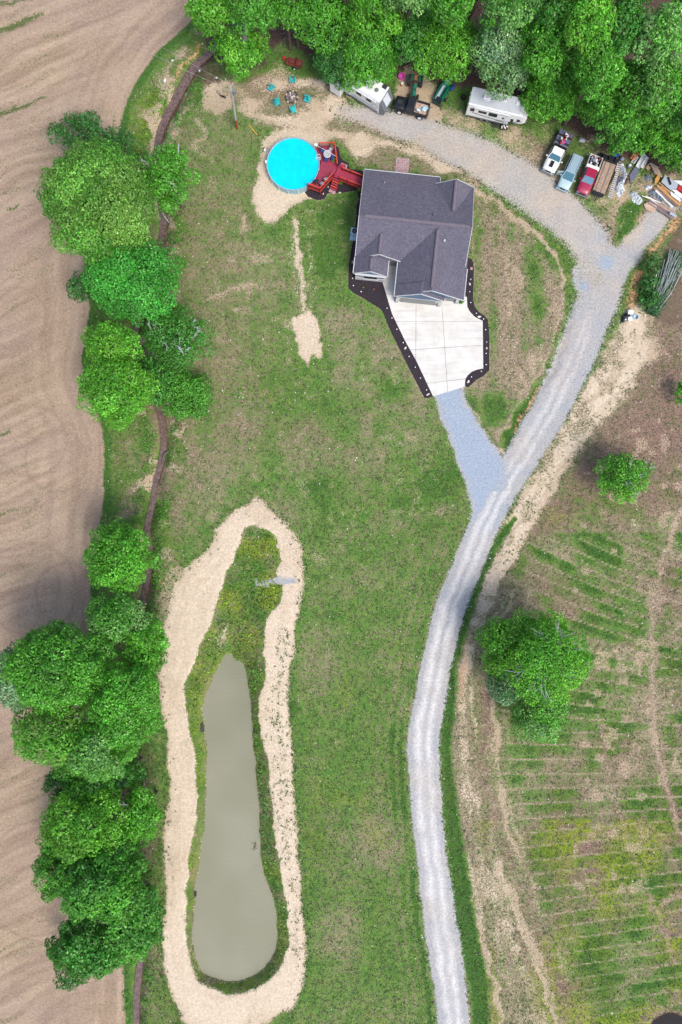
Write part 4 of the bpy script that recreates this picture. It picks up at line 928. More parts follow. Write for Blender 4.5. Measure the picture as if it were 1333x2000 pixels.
MB().box((.2, 0, .02), (.35, .5, .06)).build('platform', 'white_paint', t)
DZ = 1.2
t = empty('pool_deck', (0, 0, 0), 0, 'red stained wooden deck wrapped against the right side of the pool', 'deck')
dk = [P(u, v, DZ) for u, v in ((624, 286.5), (654, 285), (659.5, 326), (651.5, 344), (625.5, 373.5), (602, 365))]
arc = []
for i in range(14):
    a = R(-52) + (R(36)-R(-52))*i/13; arc.append((x0+(pr+.13)*math.cos(a), y0+(pr+.13)*math.sin(a)))
dkp = dk + arc
bd = math.atan2(dk[0][1]-dk[5][1], dk[0][0]-dk[5][0])-R(3)   # board direction: roughly along the deck
ca, sa = math.cos(bd), math.sin(bd)
k = 0
ts = [(-p[0]*sa+p[1]*ca) for p in dkp]
tt = min(ts)
while tt < max(ts):
    q = clip(dkp, -sa, ca, -tt); q = clip(q, sa, -ca, tt+.135) if len(q) > 2 else q
    if len(q) > 2: MB().prism(q, DZ-.04, DZ+.008*(k % 2)).build('board', 'deck_faded' if k % 2 else 'deck_red', t)
    tt += .155; k += 1
MB().prism([(p[0]*.995+.005*x0, p[1]*.995+.005*y0) for p in dkp[:6]], DZ-.25, DZ-.06).build('joists', 'rail_dark', t)
for p in dk: MB().box((p[0], p[1], (DZ+.9)/2), (.13, .13, DZ+.9)).build('post', 'rail_dark', t)
def railing(p, q, parent, z=DZ, h=.95, cap='rail_red', sk=True):
    p, q = Vector(p+(z,)), Vector(q+(z,)); d = q-p; c = (p+q)/2; rz = math.atan2(d.y, d.x)
    r = empty('railing', (0, 0, 0), 0, None, None); r.parent = parent
    MB().box((0, 0, 0), (d.length, .15, .05)).build('top_rail', cap, r, loc=(c.x, c.y, z+h), rz=rz); MB().box((0, 0, 0), (d.length, .05, .09)).build('bottom_rail', 'rail_dark', r, loc=(c.x, c.y, z+.12), rz=rz)
    m = MB(); n_ = max(3, int(d.length/.13))
    for i in range(n_+1):
        s_ = p + d*(i/n_); m.box((s_.x, s_.y, z+h/2), (.04, .04, h-.05), rz=rz)
    o = m.build('balusters', 'rail_dark', r)
    if sk: MB().box((0, 0, 0), (d.length, .05, .3)).build('skirt', 'rail_red', parent, loc=(c.x, c.y, z-.18), rz=rz)
railing(dk[0], dk[1], t); railing(dk[1], dk[2], t); railing(dk[3], dk[4], t); railing(dk[4], dk[5], t)
# stairs and bridge
t = empty('deck_stairs', (0, 0, 0), 0, 'red wooden landing with steps down both ends beside the deck', 'stairs')
pa, pb = Vector(P(671, 322.5, .6)), Vector(P(650, 372, .2)); dd = (pb-pa).normalized(); rz = math.atan2(dd.y, dd.x); Lt = (pb-pa).length
def at_(s_): return (pa.x+dd.x*s_, pa.y+dd.y*s_)
lw = .86
for i in range(2): x, y = at_(.1+.26*i); MB().box((0, 0, 0), (.24, lw, .05)).build('tread', 'deck_red', t, loc=(x, y, .75+.2*i), rz=rz)
n_ = 11
for i in range(n_): x, y = at_(.68+i*.15); MB().box((0, 0, 0), (.135, lw, .04)).build('board', 'deck_red', t, loc=(x, y, 1.14), rz=rz)
for i in range(5): x, y = at_(2.42+.25*i); MB().box((0, 0, 0), (.2, lw, .06)).build('tread', 'rail_red' if i % 2 else 'deck_red', t, loc=(x, y, .98-.19*i), rz=rz)
for s_ in (-1, 1):
    m = MB(); x1, y1 = at_(2.3); x2, y2 = at_(3.6); ox, oy = -dd.y*s_*(lw/2+.03), dd.x*s_*(lw/2+.03)
    m.tube([(x1+ox, y1+oy, 1.0), (x2+ox, y2+oy, .05)], .06, 4); m.build('stringer', 'rail_dark', t)
for (s0, nm) in ((-.25, 'top'), (3.78, 'low')):
    for k in (-1, 1):
        x, y = at_(s0); x += -dd.y*k*.25; y += dd.x*k*.25
        o = MB().box((0, 0, .09), (.42, .44, .08), ch=.01).build('stair_paver', 'paver_pink', loc=(x, y, 0), rz=rz)
        prop(o, '%s pinkish square paver of the pair at the %s of the deck stairs' % ('left' if k < 0 else 'right', 'upper foot' if nm == 'top' else 'lower foot'), 'paver', 'paver pair at the %s foot of the deck stairs' % ('upper' if nm == 'top' else 'lower'))
t = empty('deck_bridge', (0, 0, 0), 0, 'red wooden walkway bridging from deck stairs to the house', 'walkway')
ba, bb = Vector(P(664, 341, 1.1)), Vector(P(708, 358, 1.1)); dd = (bb-ba).normalized(); rz = math.atan2(dd.y, dd.x); Lt = (bb-ba).length
for i in range(int(Lt/.15)):
    MB().box((0, 0, 0), (.135, 1.25, .04)).build('board', 'deck_red', t, loc=(ba.x+dd.x*(.1+i*.15), ba.y+dd.y*(.1+i*.15), 1.1+.04*(i > 9)), rz=rz)
for s_, a_ in ((1, .1), (-1, .25)):
    o_ = (-dd.y*s_*.66, dd.x*s_*.66); railing((ba.x+dd.x*a_+o_[0], ba.y+dd.y*a_+o_[1]), (bb.x+o_[0], bb.y+o_[1]), t, 1.12, .8)
    for k in (a_, Lt*.42): MB().box((ba.x+dd.x*k+o_[0], ba.y+dd.y*k+o_[1], 1.0), (.13, .13, 2.0), rz=rz).build('post', 'rail_dark', t)
# deck furniture
def chair(name, u, v, z, rz, fab, label, cat='chair', group=None, frame='dark_metal'):
    x, y = P(u, v, z+.5); t = empty(name, (x, y, z), rz, label, cat, group)
    MB().box((0, 0, .42), (.50, .50, .07), ch=.03).build('seat', fab, t); MB().box((0, -.27, .74), (.50, .08, .58), rx=R(-12), ch=.03).build('backrest', fab, t)
    for s_ in (-1, 1):
        MB().tube([(s_*.27, .24, 0), (s_*.27, .26, .62), (s_*.27, -.28, .64)], .02).build('armrest', frame, t)
    for a in (-1, 1):
        for b in (-1, 1): MB().cyl((a*.22, b*.22, .2), .018, .4, 6).build('leg', frame, t)
    return t
x, y = P(640, 300.5, DZ+.75); t = empty('patio_table', (x, y, DZ), 0, 'round glass patio table ringed by blue chairs on the red deck', 'table')
MB().cyl((0, 0, .72), .5, .025, 28).build('tabletop', 'grey_fabric', t); ring_mesh(.49, .53, .70, .745, 28).build('rim', 'white_metal', t)
for k in range(4): a = R(45+90*k); MB().tube([(.4*math.cos(a), .4*math.sin(a), 0), (.15*math.cos(a), .15*math.sin(a), .7)], .022).build('leg', 'white_metal', t)
chair('patio_chair', 630.5, 294, DZ, R(235), 'blue_fabric', 'blue chair at upper left of the glass deck table')
chair('patio_chair', 638, 310, DZ, R(-8), 'blue_fabric', 'blue chair just below the glass deck table'); chair('patio_chair', 647.5, 306.5, DZ, R(50), 'blue_fabric', 'blue chair at the lower right of the glass deck table by the railing')
chair('patio_chair', 646.5, 291, DZ, R(140), 'grey_fabric', 'pale chair in the top right corner of the deck')
chair('lounge_chair', 636, 349.5, DZ, R(35), 'grey_fabric', 'grey cushioned chair nearer the stairs on the lower deck'); chair('lounge_chair', 628.5, 358, DZ, R(35), 'grey_fabric', 'grey cushioned chair nearer the lower deck corner')
x, y = P(617, 355, DZ+.5); t = empty('grill', (x, y, DZ), R(30), 'small black grill at the pool edge of the deck', 'grill')
MB().box((0, 0, .6), (.5, .4, .3), ch=.08).build('lid', 'black_paint', t); [MB().cyl((a*.2, b*.15, .23), .02, .46, 6).build('leg', 'dark_metal', t) for a in (-1, 1) for b in (-1, 1)]; MB().box((.36, 0, .5), (.25, .3, .03)).build('shelf', 'dark_metal', t)
a_, b_ = Vector(P3(619, 284, 2.05)), Vector(P3(656, 304.5, 2.25)); t = empty('skimmer_net', tuple(a_), 0, 'long white pool skimmer pole lying across deck railings', 'pool net')
MB().tube([(0, 0, 0), tuple(b_-a_)], .03).build('pole', 'white_paint', t); MB().box((-.1, .1, 0), (.4, .35, .05), rz=R(-30)).build('net', 'white_paint', t)
for i, (u, v, r_, l, c) in enumerate(((652, 323, .3, 'green leafy plant growing on the deck side near stairs', 'mid'), (666, 359, .3, 'small green shrub in mulch below the bridge', 'mid'), (703, 372, .35, 'pale green shrub by the house corner under the bridge end', 'lime'), (646, 365, .2, 'tiny plant beside lower stairs', 'mid'))[:3]):
    x, y = P(u, v); t = empty('shrub', (x, y, .05 if i else DZ), 0, l, 'shrub'); leafy('foliage', (0, 0, r_), (r_, r_, r_), 120, .14, LC[c], 80+i, t); MB().tube([(0, 0, 0), (.02, .03, r_)], [.03, .015]).build('stem', 'trunk', t)

# ------------------------------------------------------------------ utility pole and wires
x, y = P(463.5, 250); xt, yt = P(451, 169, 9.3)
t = empty('utility_pole', (x, y, 0), 0, 'grey wooden utility pole with brown stained foot and transformer', 'utility pole')
dx_, dy_ = xt-x, yt-y
MB().tube([(dx_*f, dy_*f, 9.3*f) for f in (.22, .5, .75, 1.0)], [.165, .15, .135, .12], 12).build('shaft', 'wood_pole', t)
MB().tube([(0, 0, -.2), (dx_*.22, dy_*.22, 9.3*.22)], [.19, .167], 12).build('stained_foot', 'wood_pole_base', t)
MB().cyl((dx_*.88+.3, dy_*.88, 8.1), .2, .8, 12).build('transformer', 'grey_metal', t); MB().box((dx_*.97, dy_*.97+.0, 9.0), (.09, 1.0, .1), rz=R(-20)).build('crossarm', 'wood_pole', t)
MB().box((.2, .05, 1.5), (.16, .25, .5)).build('meter_box', 'grey_metal', t); MB().tube([(.17, 0, .1), (dx_*.3+.17, dy_*.3, 2.8)], .03).build('conduit', 'grey_metal', t)
pt = (xt, yt, 9.1)
for i, (u1, v1, l) in enumerate(((160, -8, 'thin pale power line, the upper of two crossing the field'), (150, 25, 'thin pale power line, the lower of two crossing the field'))):
    x1, y1, z1 = P3(u1, v1, 9.0); m = MB(); p0 = Vector((xt, yt + (.35 if i == 0 else -.35), 9.0)); p1 = Vector((x1, y1, 9.0)); e = p0+(p1-p0)*1.6
    pts = [tuple(p0+(e-p0)*q+Vector((0, 0, -3.6*q*(1-q)))) for q in [j/24 for j in range(25)]]
    o = m.tube(pts, .013, 5).build('power_line', 'grey_fabric'); prop(o, l, 'wire')
x, y = P(502, 263); xg, yg = P(487, 244, 2.2); t = empty('guy_marker', (x, y, 0), 0, 'slanting yellow guy wire guard in grass right of the pole', 'wire guard')
MB().tube([(0, 0, 0), (xg-x, yg-y, 2.2)], [.06, .05], 8).build('sleeve', 'yellow', t); MB().tube([(xg-x, yg-y, 2.2), (xt-x, yt-y, 9.0)], .012, 5).build('wire', 'grey_metal', t)
# hose thing
x, y = P(437, 190); t = empty('string_trimmer', (x, y, .12), R(-25), 'black handled tool with wire loop lying on the sandy patch', 'tool')
MB().box((0, 0, .05), (.75, .22, .16), ch=.04).build('grip', 'black_paint', t); MB().tube([(-.35, 0, .05), (-.8, .05, .05), (-1.2, .25, .05), (-1.1, .5, .05), (-.75, .3, .05), (-.5, .05, .05)], .025).build('loop', 'dark_metal', t)

# ------------------------------------------------------------------ fire pit and chairs
x, y = P(570, 190); t = empty('fire_pit', (x, y, 0), 0, 'ashy stone fire pit ringed by turquoise chairs', 'fire pit')
MB().cyl((0, 0, .05), .75, .08, 20).build('ash_bed', 'ash', t)
for i in range(14):
    a = 2*math.pi*i/14; MB().blob((0, 0, 0), (.2, .15, .13), i).build('stone', 'stone_dark' if i % 3 else 'stone_tan', t, loc=(.82*math.cos(a), .82*math.sin(a), .08), rz=a+1.57)
for i in range(7):
    a = i*.9; MB().cyl((0, 0, 0), .05+.02*(i % 3), .7, 8, 'x').build('log', 'ash' if i % 2 else 'stone_pale', t, loc=(.15*math.cos(a*2), .25*math.sin(a), .16+.03*i), rz=a)
ad = None
for u, v, lab in ((572, 157, 'largest turquoise lawn chair, above the fire pit'), (530, 172, 'turquoise lawn chair farthest left of the fire pit'), (541.5, 200, 'turquoise lawn chair lower left of the fire pit'), (600, 194, 'turquoise lawn chair right of the fire pit'), (572.5, 213, 'turquoise lawn chair directly below the fire pit')):
    x, y = P(u, v, .3); rz = math.atan2(P(570, 190)[1]-y, P(570, 190)[0]-x)-math.pi/2
    if ad is None:
        ad = empty('lawn_chair', (x, y, 0), rz, lab, 'chair', 'turquoise chairs round the fire pit')
        for k in range(5): MB().box((0, 0, 0), (.09, .60, .025), rx=R(10)).build('seat_slat', 'turquoise', ad, loc=((k-2)*.11, .05, .36))
        for k in range(5): MB().box((0, 0, 0), (.10, .03, .78-.05*abs(k-2)), rx=R(-24)).build('back_slat', 'turquoise', ad, loc=((k-2)*.115, -.36, .68))
        for s_ in (-1, 1):
            MB().box((s_*.36, .06, .58), (.14, .72, .03), ch=.01).build('armrest', 'turquoise', ad); MB().box((s_*.36, .34, .29), (.04, .1, .58)).build('leg', 'turquoise', ad)
            MB().box((s_*.33, -.2, .25), (.04, .9, .12), rx=R(18)).build('leg', 'turquoise', ad)
    else: copy_tree(ad, None, (x, y, 0), rz+rnd.uniform(-.25, .25), lab)
# rusty cart
x, y = P(575, 122, .6); t = empty('rusty_trailer', (x, y, 0), R(-15), 'rusty red flat trailer with black wheel above the fire pit', 'trailer')
MB().box((0, 0, .55), (2.2, 1.0, .1)).build('bed', 'rust', t); MB().box((.75, -.1, .85), (.8, .8, .5), ch=.04).build('firebox', 'rust', t); MB().box((-.35, .1, .68), (.8, .7, .18)).build('deck_plate', 'rust', t)
for s_ in (-1, 1):
    w = MB().cyl((0, 0, 0), .3, .16, 16, 'y').build('wheel', 'rubber', t, loc=(.2, s_*.62, .3)); MB().cyl((0, s_*.09, 0), .14, .03, 10, 'y').build('rim', 'white_metal', w)
MB().tube([(-1.1, .3, .5), (-1.7, 0, .45), (-1.1, -.3, .5)], .05).build('tongue', 'rust', t)
x, y = P(555.5, 116); t = empty('fuel_can', (x, y, 0), 0, 'bright red fuel can at the tongue of the rusty trailer', 'can'); MB().box((0, 0, .25), (.38, .3, .5), ch=.06).build('body', 'red_plastic', t); MB().tube([(.1, 0, .5), (.2, 0, .62)], .03).build('spout', 'red_plastic', t)
x, y = P(592, 80); t = empty('wheelbarrow', (x, y, 0), R(15), 'red wheelbarrow half hidden under the trees', 'wheelbarrow')
MB().loft([[(-.35, -.22, .3), (.35, -.16, .3), (.35, .16, .3), (-.35, .22, .3)], [(-.62, -.36, .62), (.6, -.32, .6), (.6, .32, .6), (-.62, .36, .62)]]).build('tray', 'rust', t); MB().cyl((.75, 0, .2), .2, .1, 12, 'y').build('wheel', 'rubber', t)
for s_ in (-1, 1): MB().tube([(.7, s_*.1, .25), (-1.1, s_*.3, .6)], .025).build('handle', 'wood_tan', t)
x, y = P(413, 146); t = MB()
for i in range(60):
    a = rnd.random()*3.14; r_ = rnd.random()**.5*1.25; b = rnd.random()*6.28; c = Vector((r_*math.cos(b)*1.3, r_*math.sin(b), .12+.35*(1-r_/1.3)*rnd.random())); d = Vector((math.cos(a), math.sin(a), rnd.uniform(-.1, .1)))*rnd.uniform(.3, .8)
    t.tube([tuple(c-d), tuple(c+d*.1+Vector((0, 0, .05))), tuple(c+d)], [.02, .03, .015], 5)
o = t.build('brush_heap', 'bark_brown', loc=(x, y, 0)); prop(o, 'low heap of dark brown sticks beside the creek bend', 'brush pile')

# ------------------------------------------------------------------ vehicles (local +x is forward)
def wheels(t, xs_, w, r=.36, wd=.22, hub='grey_metal'):
    for xx in xs_:
        for s_ in (-1, 1):
            e = empty('wheel', (xx, s_*w, r), 0, None, None); e.parent = t
            MB().cyl((0, 0, 0), r, wd, 20, 'y').build('tyre', 'rubber', e); MB().cyl((0, s_*.02, 0), r*.6, wd, 14, 'y').build('rim', hub, e)
def hull(t, secs, name, mat):
    """secs: (x, halfwidth, z0, z1, crown) lofted with rounded shoulders"""
    rings = []
    for x, w, z0, z1, cr in secs:
        rings.append([(x, -w*.96, z0), (x, -w, z0+(z1-z0)*.35), (x, -w*.99, z0+(z1-z0)*.75), (x, -w*.90, z1-.03), (x, -w*.55, z1+cr*.8), (x, 0, z1+cr), (x, w*.55, z1+cr*.8), (x, w*.90, z1-.03), (x, w*.99, z0+(z1-z0)*.75), (x, w, z0+(z1-z0)*.35), (x, w*.96, z0)])
    return MB().loft([r[::-1] for r in rings]).build(name, mat, t, smooth=True)
def cabin(t, xb0, xb1, w, z1, xr0, xr1, wr, z2, paint, glass, roofm=None, side=None):
    """xb0 rear base, xb1 windscreen base; xr0, xr1 roof ends"""
    B = [(xb0, -w, z1), (xb1, -w, z1), (xb1, w, z1), (xb0, w, z1)]; T = [(xr0, -wr, z2), (xr1, -wr, z2), (xr1, wr, z2), (xr0, wr, z2)]
    MB().loft([B, T]).build('cab', paint, t)
    MB().plate((B[1], B[2], T[2], T[1]), .02, .05, .05).build('windshield', glass, t)
    MB().plate((B[3], B[0], T[0], T[3]), .02, .09, .1).build('rear_window', side or glass, t)
    MB().plate((B[0], B[1], T[1], T[0]), .015, .08, .12).build('side_window', side or glass, t); MB().plate((B[2], B[3], T[3], T[2]), .015, .08, .12).build('side_window', side or glass, t)
    c = ((xr0+xr1)/2, 0, z2+.02); MB().box(c, (xr1-xr0+.04, 2*wr+.03, .06), ch=.028).build('roof', roofm or paint, t)
def details(t, L_, w, zl, bump='grey_metal', mx=None, mz=1.1, mw=None, paint='white_paint'):
    for s_ in (-1, 1):
        MB().box((L_/2-.06, s_*w*.74, zl), (.14, w*.36, .16), ch=.03).build('headlight', 'glass_blue', t); MB().box((-L_/2+.02, s_*w*.86, zl), (.08, .14, .26)).build('tail_light', 'red_plastic', t)
        if mx is not None: MB().box((mx, s_*(w+.14), mz), (.14, .24, .16), ch=.03).build('mirror', paint, t)
    MB().box((L_/2+.02, 0, .5), (.16, 2*w*.97, .2), ch=.05).build('front_bumper', bump, t); MB().box((-L_/2-.04, 0, .5), (.14, 2*w*.95, .18), ch=.04).build('rear_bumper', bump, t)
    MB().box((L_/2+.0, 0, zl), (.08, w*.9, .22)).build('grille', 'dark_metal', t)
def junk(t, n, cx, cy, lx, ly, z, mats, seed=0, s=(.15, .45)):
    q = random.Random(seed)
    for i in range(n):
        d = (q.uniform(*s), q.uniform(*s), q.uniform(.1, .3)); p = (cx+q.uniform(-lx, lx), cy+q.uniform(-ly, ly), z+d[2]/2+.12*(i % 3))
        k = q.random(); m = MB()
        if k < .4: m.box(p, d, rz=q.random()*3, ch=.02)
        elif k < .7: m.blob(p, (d[0]*.6, d[1]*.6, d[2]*.7), i)
        else: m.cyl(p, d[0]*.45, d[2], 12)
        nm = ('box', 'sack', 'bucket')[0 if k < .4 else 1 if k < .7 else 2]; mt = q.choice(mats)
        o = m.build(nm, mt, loc=None); o.location = t.location; o.rotation_euler = t.rotation_euler
        o['_d'] = mt.split('_')[-1] if False else nm; end = 'front' if p[0] > cx else 'rear'; sd_ = 'left' if p[1] > cy else 'right'
        o['_m'] = {'white_paint': 'white', 'red_plastic': 'red', 'tarp_white': 'off white', 'rust': 'rusty brown', 'pink': 'pink', 'white_metal': 'pale', 'tarp_grey': 'blue grey', 'dark_metal': 'dark', 'grey_metal': 'steel grey', 'stone_pale': 'cream', 'stone_tan': 'tan', 'ac_blue': 'light blue'}[mt]
        lab = '%s %s at the %s %s of ' % (o['_m'], nm, end, sd_); del o['_d'], o['_m']
        yield o, lab, nm
def load(t, *a, label, cat='cargo', group=None, **k):
    seen = set()
    for o, d, nm in junk(t, *a, **k):
        if d in seen: bpy.data.objects.remove(o); continue
        seen.add(d); prop(o, d+label, nm, group)

# white flatbed truck
hd = ang(1108, 256, 1069.7, 335.5)
x, y = P(1089, 297, .8); L_ = 6.1
t = empty('flatbed_truck', (x, y, 0), hd, 'white flatbed truck with dark cargo deck, leftmost in the parked row', 'truck')
hull(t, [(3.02, .72, .45, .92, .0), (2.9, .90, .40, 1.08, .03), (2.2, .98, .38, 1.2, .05), (1.5, 1.0, .38, 1.26, .05), (.2, 1.0, .38, 1.26, .0), (-.2, .99, .4, 1.26, 0)], 'body', 'white_paint')
cabin(t, -.15, 1.55, .93, 1.24, .0, 1.0, .76, 1.86, 'white_paint', 'glass_teal'); details(t, 6.05, .98, .9, mx=1.35, mz=1.35)
MB().box((2.1, 0, 1.33), (.9, .5, .06), ch=.03).build('hood_scoop', 'black_paint', t); MB().box((-1.65, 0, .95), (2.75, 2.05, .10)).build('flatbed', 'dark_metal', t)
MB().box((-.3, 0, 1.5), (.08, 1.9, .9)).build('headache_rack', 'dark_metal', t); MB().box((-1.6, 0, .6), (2.9, .8, .3)).build('frame', 'dark_metal', t)
for k in range(9): MB().box((-.45-k*.3, 0, 1.01), (.27, 2.0, .03)).build('plank', 'sheet_blue' if k % 3 else 'dark_metal', t)
wheels(t, (2.05, -1.75), .86, .4)
load(t, 18, -1.75, 0, .75, .4, 1.03, ('white_paint', 'red_plastic', 'tarp_white', 'rust', 'pink', 'white_metal'), seed=3, label='the dark flatbed cargo deck', group='load on the flatbed truck')
# minivan
hd = ang(1128, 306, 1099, 368.5)
x, y = P(1113.5, 337.5, .8); t = empty('minivan', (x, y, 0), hd, 'pale silver blue minivan with a front door hanging open', 'minivan')
hull(t, [(2.42, .60, .40, .72, .0), (2.3, .80, .36, .86, .03), (1.9, .88, .34, .98, .05), (1.15, .92, .34, 1.08, .05), (-1.6, .93, .34, 1.12, 0), (-2.3, .88, .36, 1.1, 0), (-2.42, .78, .45, .95, 0)], 'body', 'silver_paint')
cabin(t, -2.28, 1.3, .86, 1.08, -2.12, .42, .70, 1.72, 'silver_paint', 'glass_teal', 'silver_roof', 'glass_dark'); details(t, 4.85, .9, .75, 'silver_paint', .95, 1.12, paint='silver_paint')
MB().box((.62, -1.22, .85), (.1, .85, .95), rz=R(20)).build('open_door', 'silver_paint', t)
for k in (-.55, .55): MB().box((-.85, k, 1.77), (2.2, .04, .04)).build('roof_rack_rail', 'dark_metal', t)
wheels(t, (1.5, -1.5), .80, .34)
# red pickup
hd = ang(1165, 306, 1136.7, 379.5)
x, y = P(1151, 343, .8); t = empty('pickup_truck', (x, y, 0), hd, 'maroon pickup truck with white toolbox and junk filled bed', 'pickup truck')
hull(t, [(2.75, .62, .45, .85, .0), (2.6, .84, .40, 1.0, .03), (2.1, .90, .38, 1.1, .05), (1.2, .92, .38, 1.16, .05), (-.75, .93, .38, 1.16, 0)], 'body', 'red_paint')
cabin(t, -.7, 1.35, .86, 1.14, -.5, .65, .70, 1.76, 'red_paint', 'glass_blue'); details(t, 5.5, .92, .85, mx=1.0, mz=1.2, paint='red_paint')
MB().box((-1.75, 0, .68), (2.0, 1.7, .08)).build('bed_floor', 'dark_metal', t)
for s_ in (-1, 1): MB().box((-1.75, s_*.88, .88), (2.0, .1, .55), ch=.03).build('bed_side', 'white_metal', t)
MB().box((-2.72, 0, .88), (.1, 1.78, .5)).build('tailgate', 'white_metal', t); MB().box((-.98, 0, 1.22), (.48, 1.86, .34), ch=.04).build('toolbox', 'white_paint', t)
wheels(t, (1.75, -1.75), .80, .38)
load(t, 26, -1.95, 0, .6, .55, .75, ('tarp_grey', 'dark_metal', 'white_metal', 'tarp_white', 'rust', 'grey_metal'), seed=9, label='the junk filled maroon pickup bed', group='junk in the pickup bed')
# black pickup
hd = R(180-15.5)
x, y = P(805, 208, 1.0); t = empty('pickup_truck', (x, y, 0), hd, 'black square pickup truck with pale load parked below the tractor', 'pickup truck')
hull(t, [(2.38, .84, .55, 1.18, .0), (2.3, .90, .5, 1.24, .02), (1.2, .92, .5, 1.3, .02), (.9, .92, .5, 1.3, 0), (-.45, .92, .5, 1.3, 0)], 'body', 'black_paint')
cabin(t, -.42, .98, .86, 1.28, -.32, .6, .74, 1.9, 'black_paint', 'glass_dark'); details(t, 4.75, .92, 1.0, 'grey_metal', .75, 1.35, paint='black_paint')
MB().box((-1.4, 0, .86), (1.9, 1.6, .08)).build('bed_floor', 'stone_tan', t)
for s_ in (-1, 1): MB().box((-1.4, s_*.86, 1.02), (1.9, .12, .6), ch=.03).build('bed_side', 'black_paint', t)
MB().box((-2.33, 0, 1.0), (.08, 1.7, .5)).build('tailgate', 'black_paint', t); wheels(t, (1.5, -1.4), .86, .44, .26, 'white_metal')
MB().box((1.75, 0, 1.33), (.7, .6, .05)).build('hood_panel', 'dark_metal', t); MB().box((-.5, 0, 1.45), (.07, 1.6, .07)).build('roll_bar', 'grey_metal', t)
load(t, 14, -1.4, .1, .6, .45, .92, ('tarp_white', 'stone_pale', 'stone_tan', 'ac_blue', 'white_paint'), seed=5, s=(.3, .6), label='the black pickup bed', group='load in the black pickup')
# utility trailer with wooden deck
hd = ang(1193, 317, 1170, 378)
x, y = P(1180.5, 347, .55); t = empty('flat_trailer', (x, y, 0), hd, 'flat trailer with weathered grey tan wooden deck and black frame', 'trailer')
for k in range(9): MB().box((0, (k-4)*.195, .62), (4.3, .18, .05)).build('deck_plank', ('wood_tan', 'wood_grey', 'wood_grey', 'wood_old')[k*7 % 4], t)
for s_ in (-1, 1):
    MB().box((0, s_*.96, .6), (4.5, .10, .18)).build('side_rail', 'dark_metal', t); MB().tube([(2.2, s_*.85, .52), (3.3, 0, .5)], .06, 4).build('drawbar', 'dark_metal', t); MB().box((-.5, s_*1.1, .66), (1.5, .26, .06), ch=.02).build('fender', 'dark_metal', t)
MB().box((-2.3, 0, .6), (.12, 2.0, .2)).build('tail_bar', 'dark_metal', t); MB().box((2.45, 0, .55), (.55, 1.5, .06)).build('front_plate', 'black_paint', t); wheels(t, (-.15, -.85), 1.1, .33, .2); MB().cyl((3.3, 0, .4), .06, .6, 8).build('jack', 'dark_metal', t)
hd2 = hd
# dark mat bin behind the trailer and blue bin
x, y = P(1190, 309, .4); t = empty('scrap_rack', (x, y, 0), hd, 'dark steel rack crossing behind the wooden deck trailer', 'rack')
MB().box((0, 0, .35), (.7, 2.9, .1)).build('frame', 'black_paint', t); [MB().box((0, k*.9, .55), (.6, .08, .35)).build('upright', 'dark_metal', t) for k in (-1, 0, 1)]
x, y = P(1203, 304, .4); t = empty('blue_drum', (x, y, 0), 0, 'deep blue plastic drum behind the deck trailer', 'drum'); MB().cyl((0, 0, .42), .33, .84, 16).build('barrel', 'blue_plastic', t); MB().cyl((0, 0, .86), .3, .04, 16, r2=.26).build('lid', 'blue_plastic', t)
x, y = P(1216, 309, .4); t = empty('trash_bag', (x, y, 0), 0, 'grey knotted bag just right of the blue drum', 'bag'); MB().blob((0, 0, .25), (.35, .3, .28), 5).build('sack', 'tarp_grey', t, smooth=True); MB().cyl((0, 0, .52), .05, .12, 6).build('knot', 'tarp_grey', t)
# ladders
def ladder(u0, v0, z0, u1, v1, z1, w, n, mat, label, rung=None):
    a = Vector(P3(u0, v0, z0)); b = Vector(P3(u1, v1, z1)); d = b-a; L_ = d.length; rz = math.atan2(d.y, d.x); ry = -math.asin(d.z/L_)
    t = bpy.data.objects.new('ladder', None); COL.objects.link(t); t.location = a; t.rotation_euler = (0, ry, rz); prop(t, label, 'ladder')
    for s_ in (-1, 1): MB().box((L_/2, s_*w/2, 0), (L_, .07, .11)).build('rail', mat, t)
    for i in range(n): MB().box((L_*(i+.5)/n, 0, 0), (.07, w, .07)).build('rung', rung or mat, t)
ladder(1191.5, 387, .35, 1210, 319, .6, .52, 17, 'grey_fabric', 'long pale ladder lying beside the deck trailer', 'white_metal')
ladder(1234, 312, .3, 1246, 297, .9, .5, 5, 'orange', 'short orange ladder leaning at the edge of the woods'); ladder(1236, 319, .2, 1245, 305, .5, .45, 5, 'white_metal', 'short grey ladder lying below the orange one')
# travel trailer
def plate_y(t, x0, x1, z0, z1, yy, mat, name, th=.03): return MB().box(((x0+x1)/2, yy, (z0+z1)/2), (x1-x0, th, z1-z0), ch=.012).build(name, mat, t)
hd = math.atan2(-.53, .85)
fx, fy = P(741, 200, 3.1); gx, gy = P(767, 172.6, 3.1); cx_, cy_ = (fx+gx)/2, (fy+gy)/2; LL = 7.6; f = Vector((math.cos(hd), math.sin(hd)))
x, y = cx_-f.x*LL/2, cy_-f.y*LL/2
t = empty('travel_trailer', (x, y, 0), hd, 'white travel trailer with grey sloped nose half under the trees', 'camper')
W_ = 1.25
body = MB().loft([[(-LL/2, s*W_, z) for s, z in ((-1, .55), (1, .55), (1, 2.95), (.92, 3.08), (-.92, 3.08), (-1, 2.95))], [(LL/2-.2, s*W_, z) for s, z in ((-1, .55), (1, .55), (1, 2.95), (.92, 3.08), (-.92, 3.08), (-1, 2.95))]]).build('body', 'rv_white', t)
MB().loft([[(LL/2-.2, -W_, .55), (LL/2-.2, W_, .55), (LL/2-.2, W_, 3.0), (LL/2-.2, -W_, 3.0)], [(LL/2+.55, -W_*.9, .6), (LL/2+.55, W_*.9, .6), (LL/2+.65, W_*.88, 1.5), (LL/2+.65, -W_*.88, 1.5)]]).build('nose_cap', 'rv_grey', t)
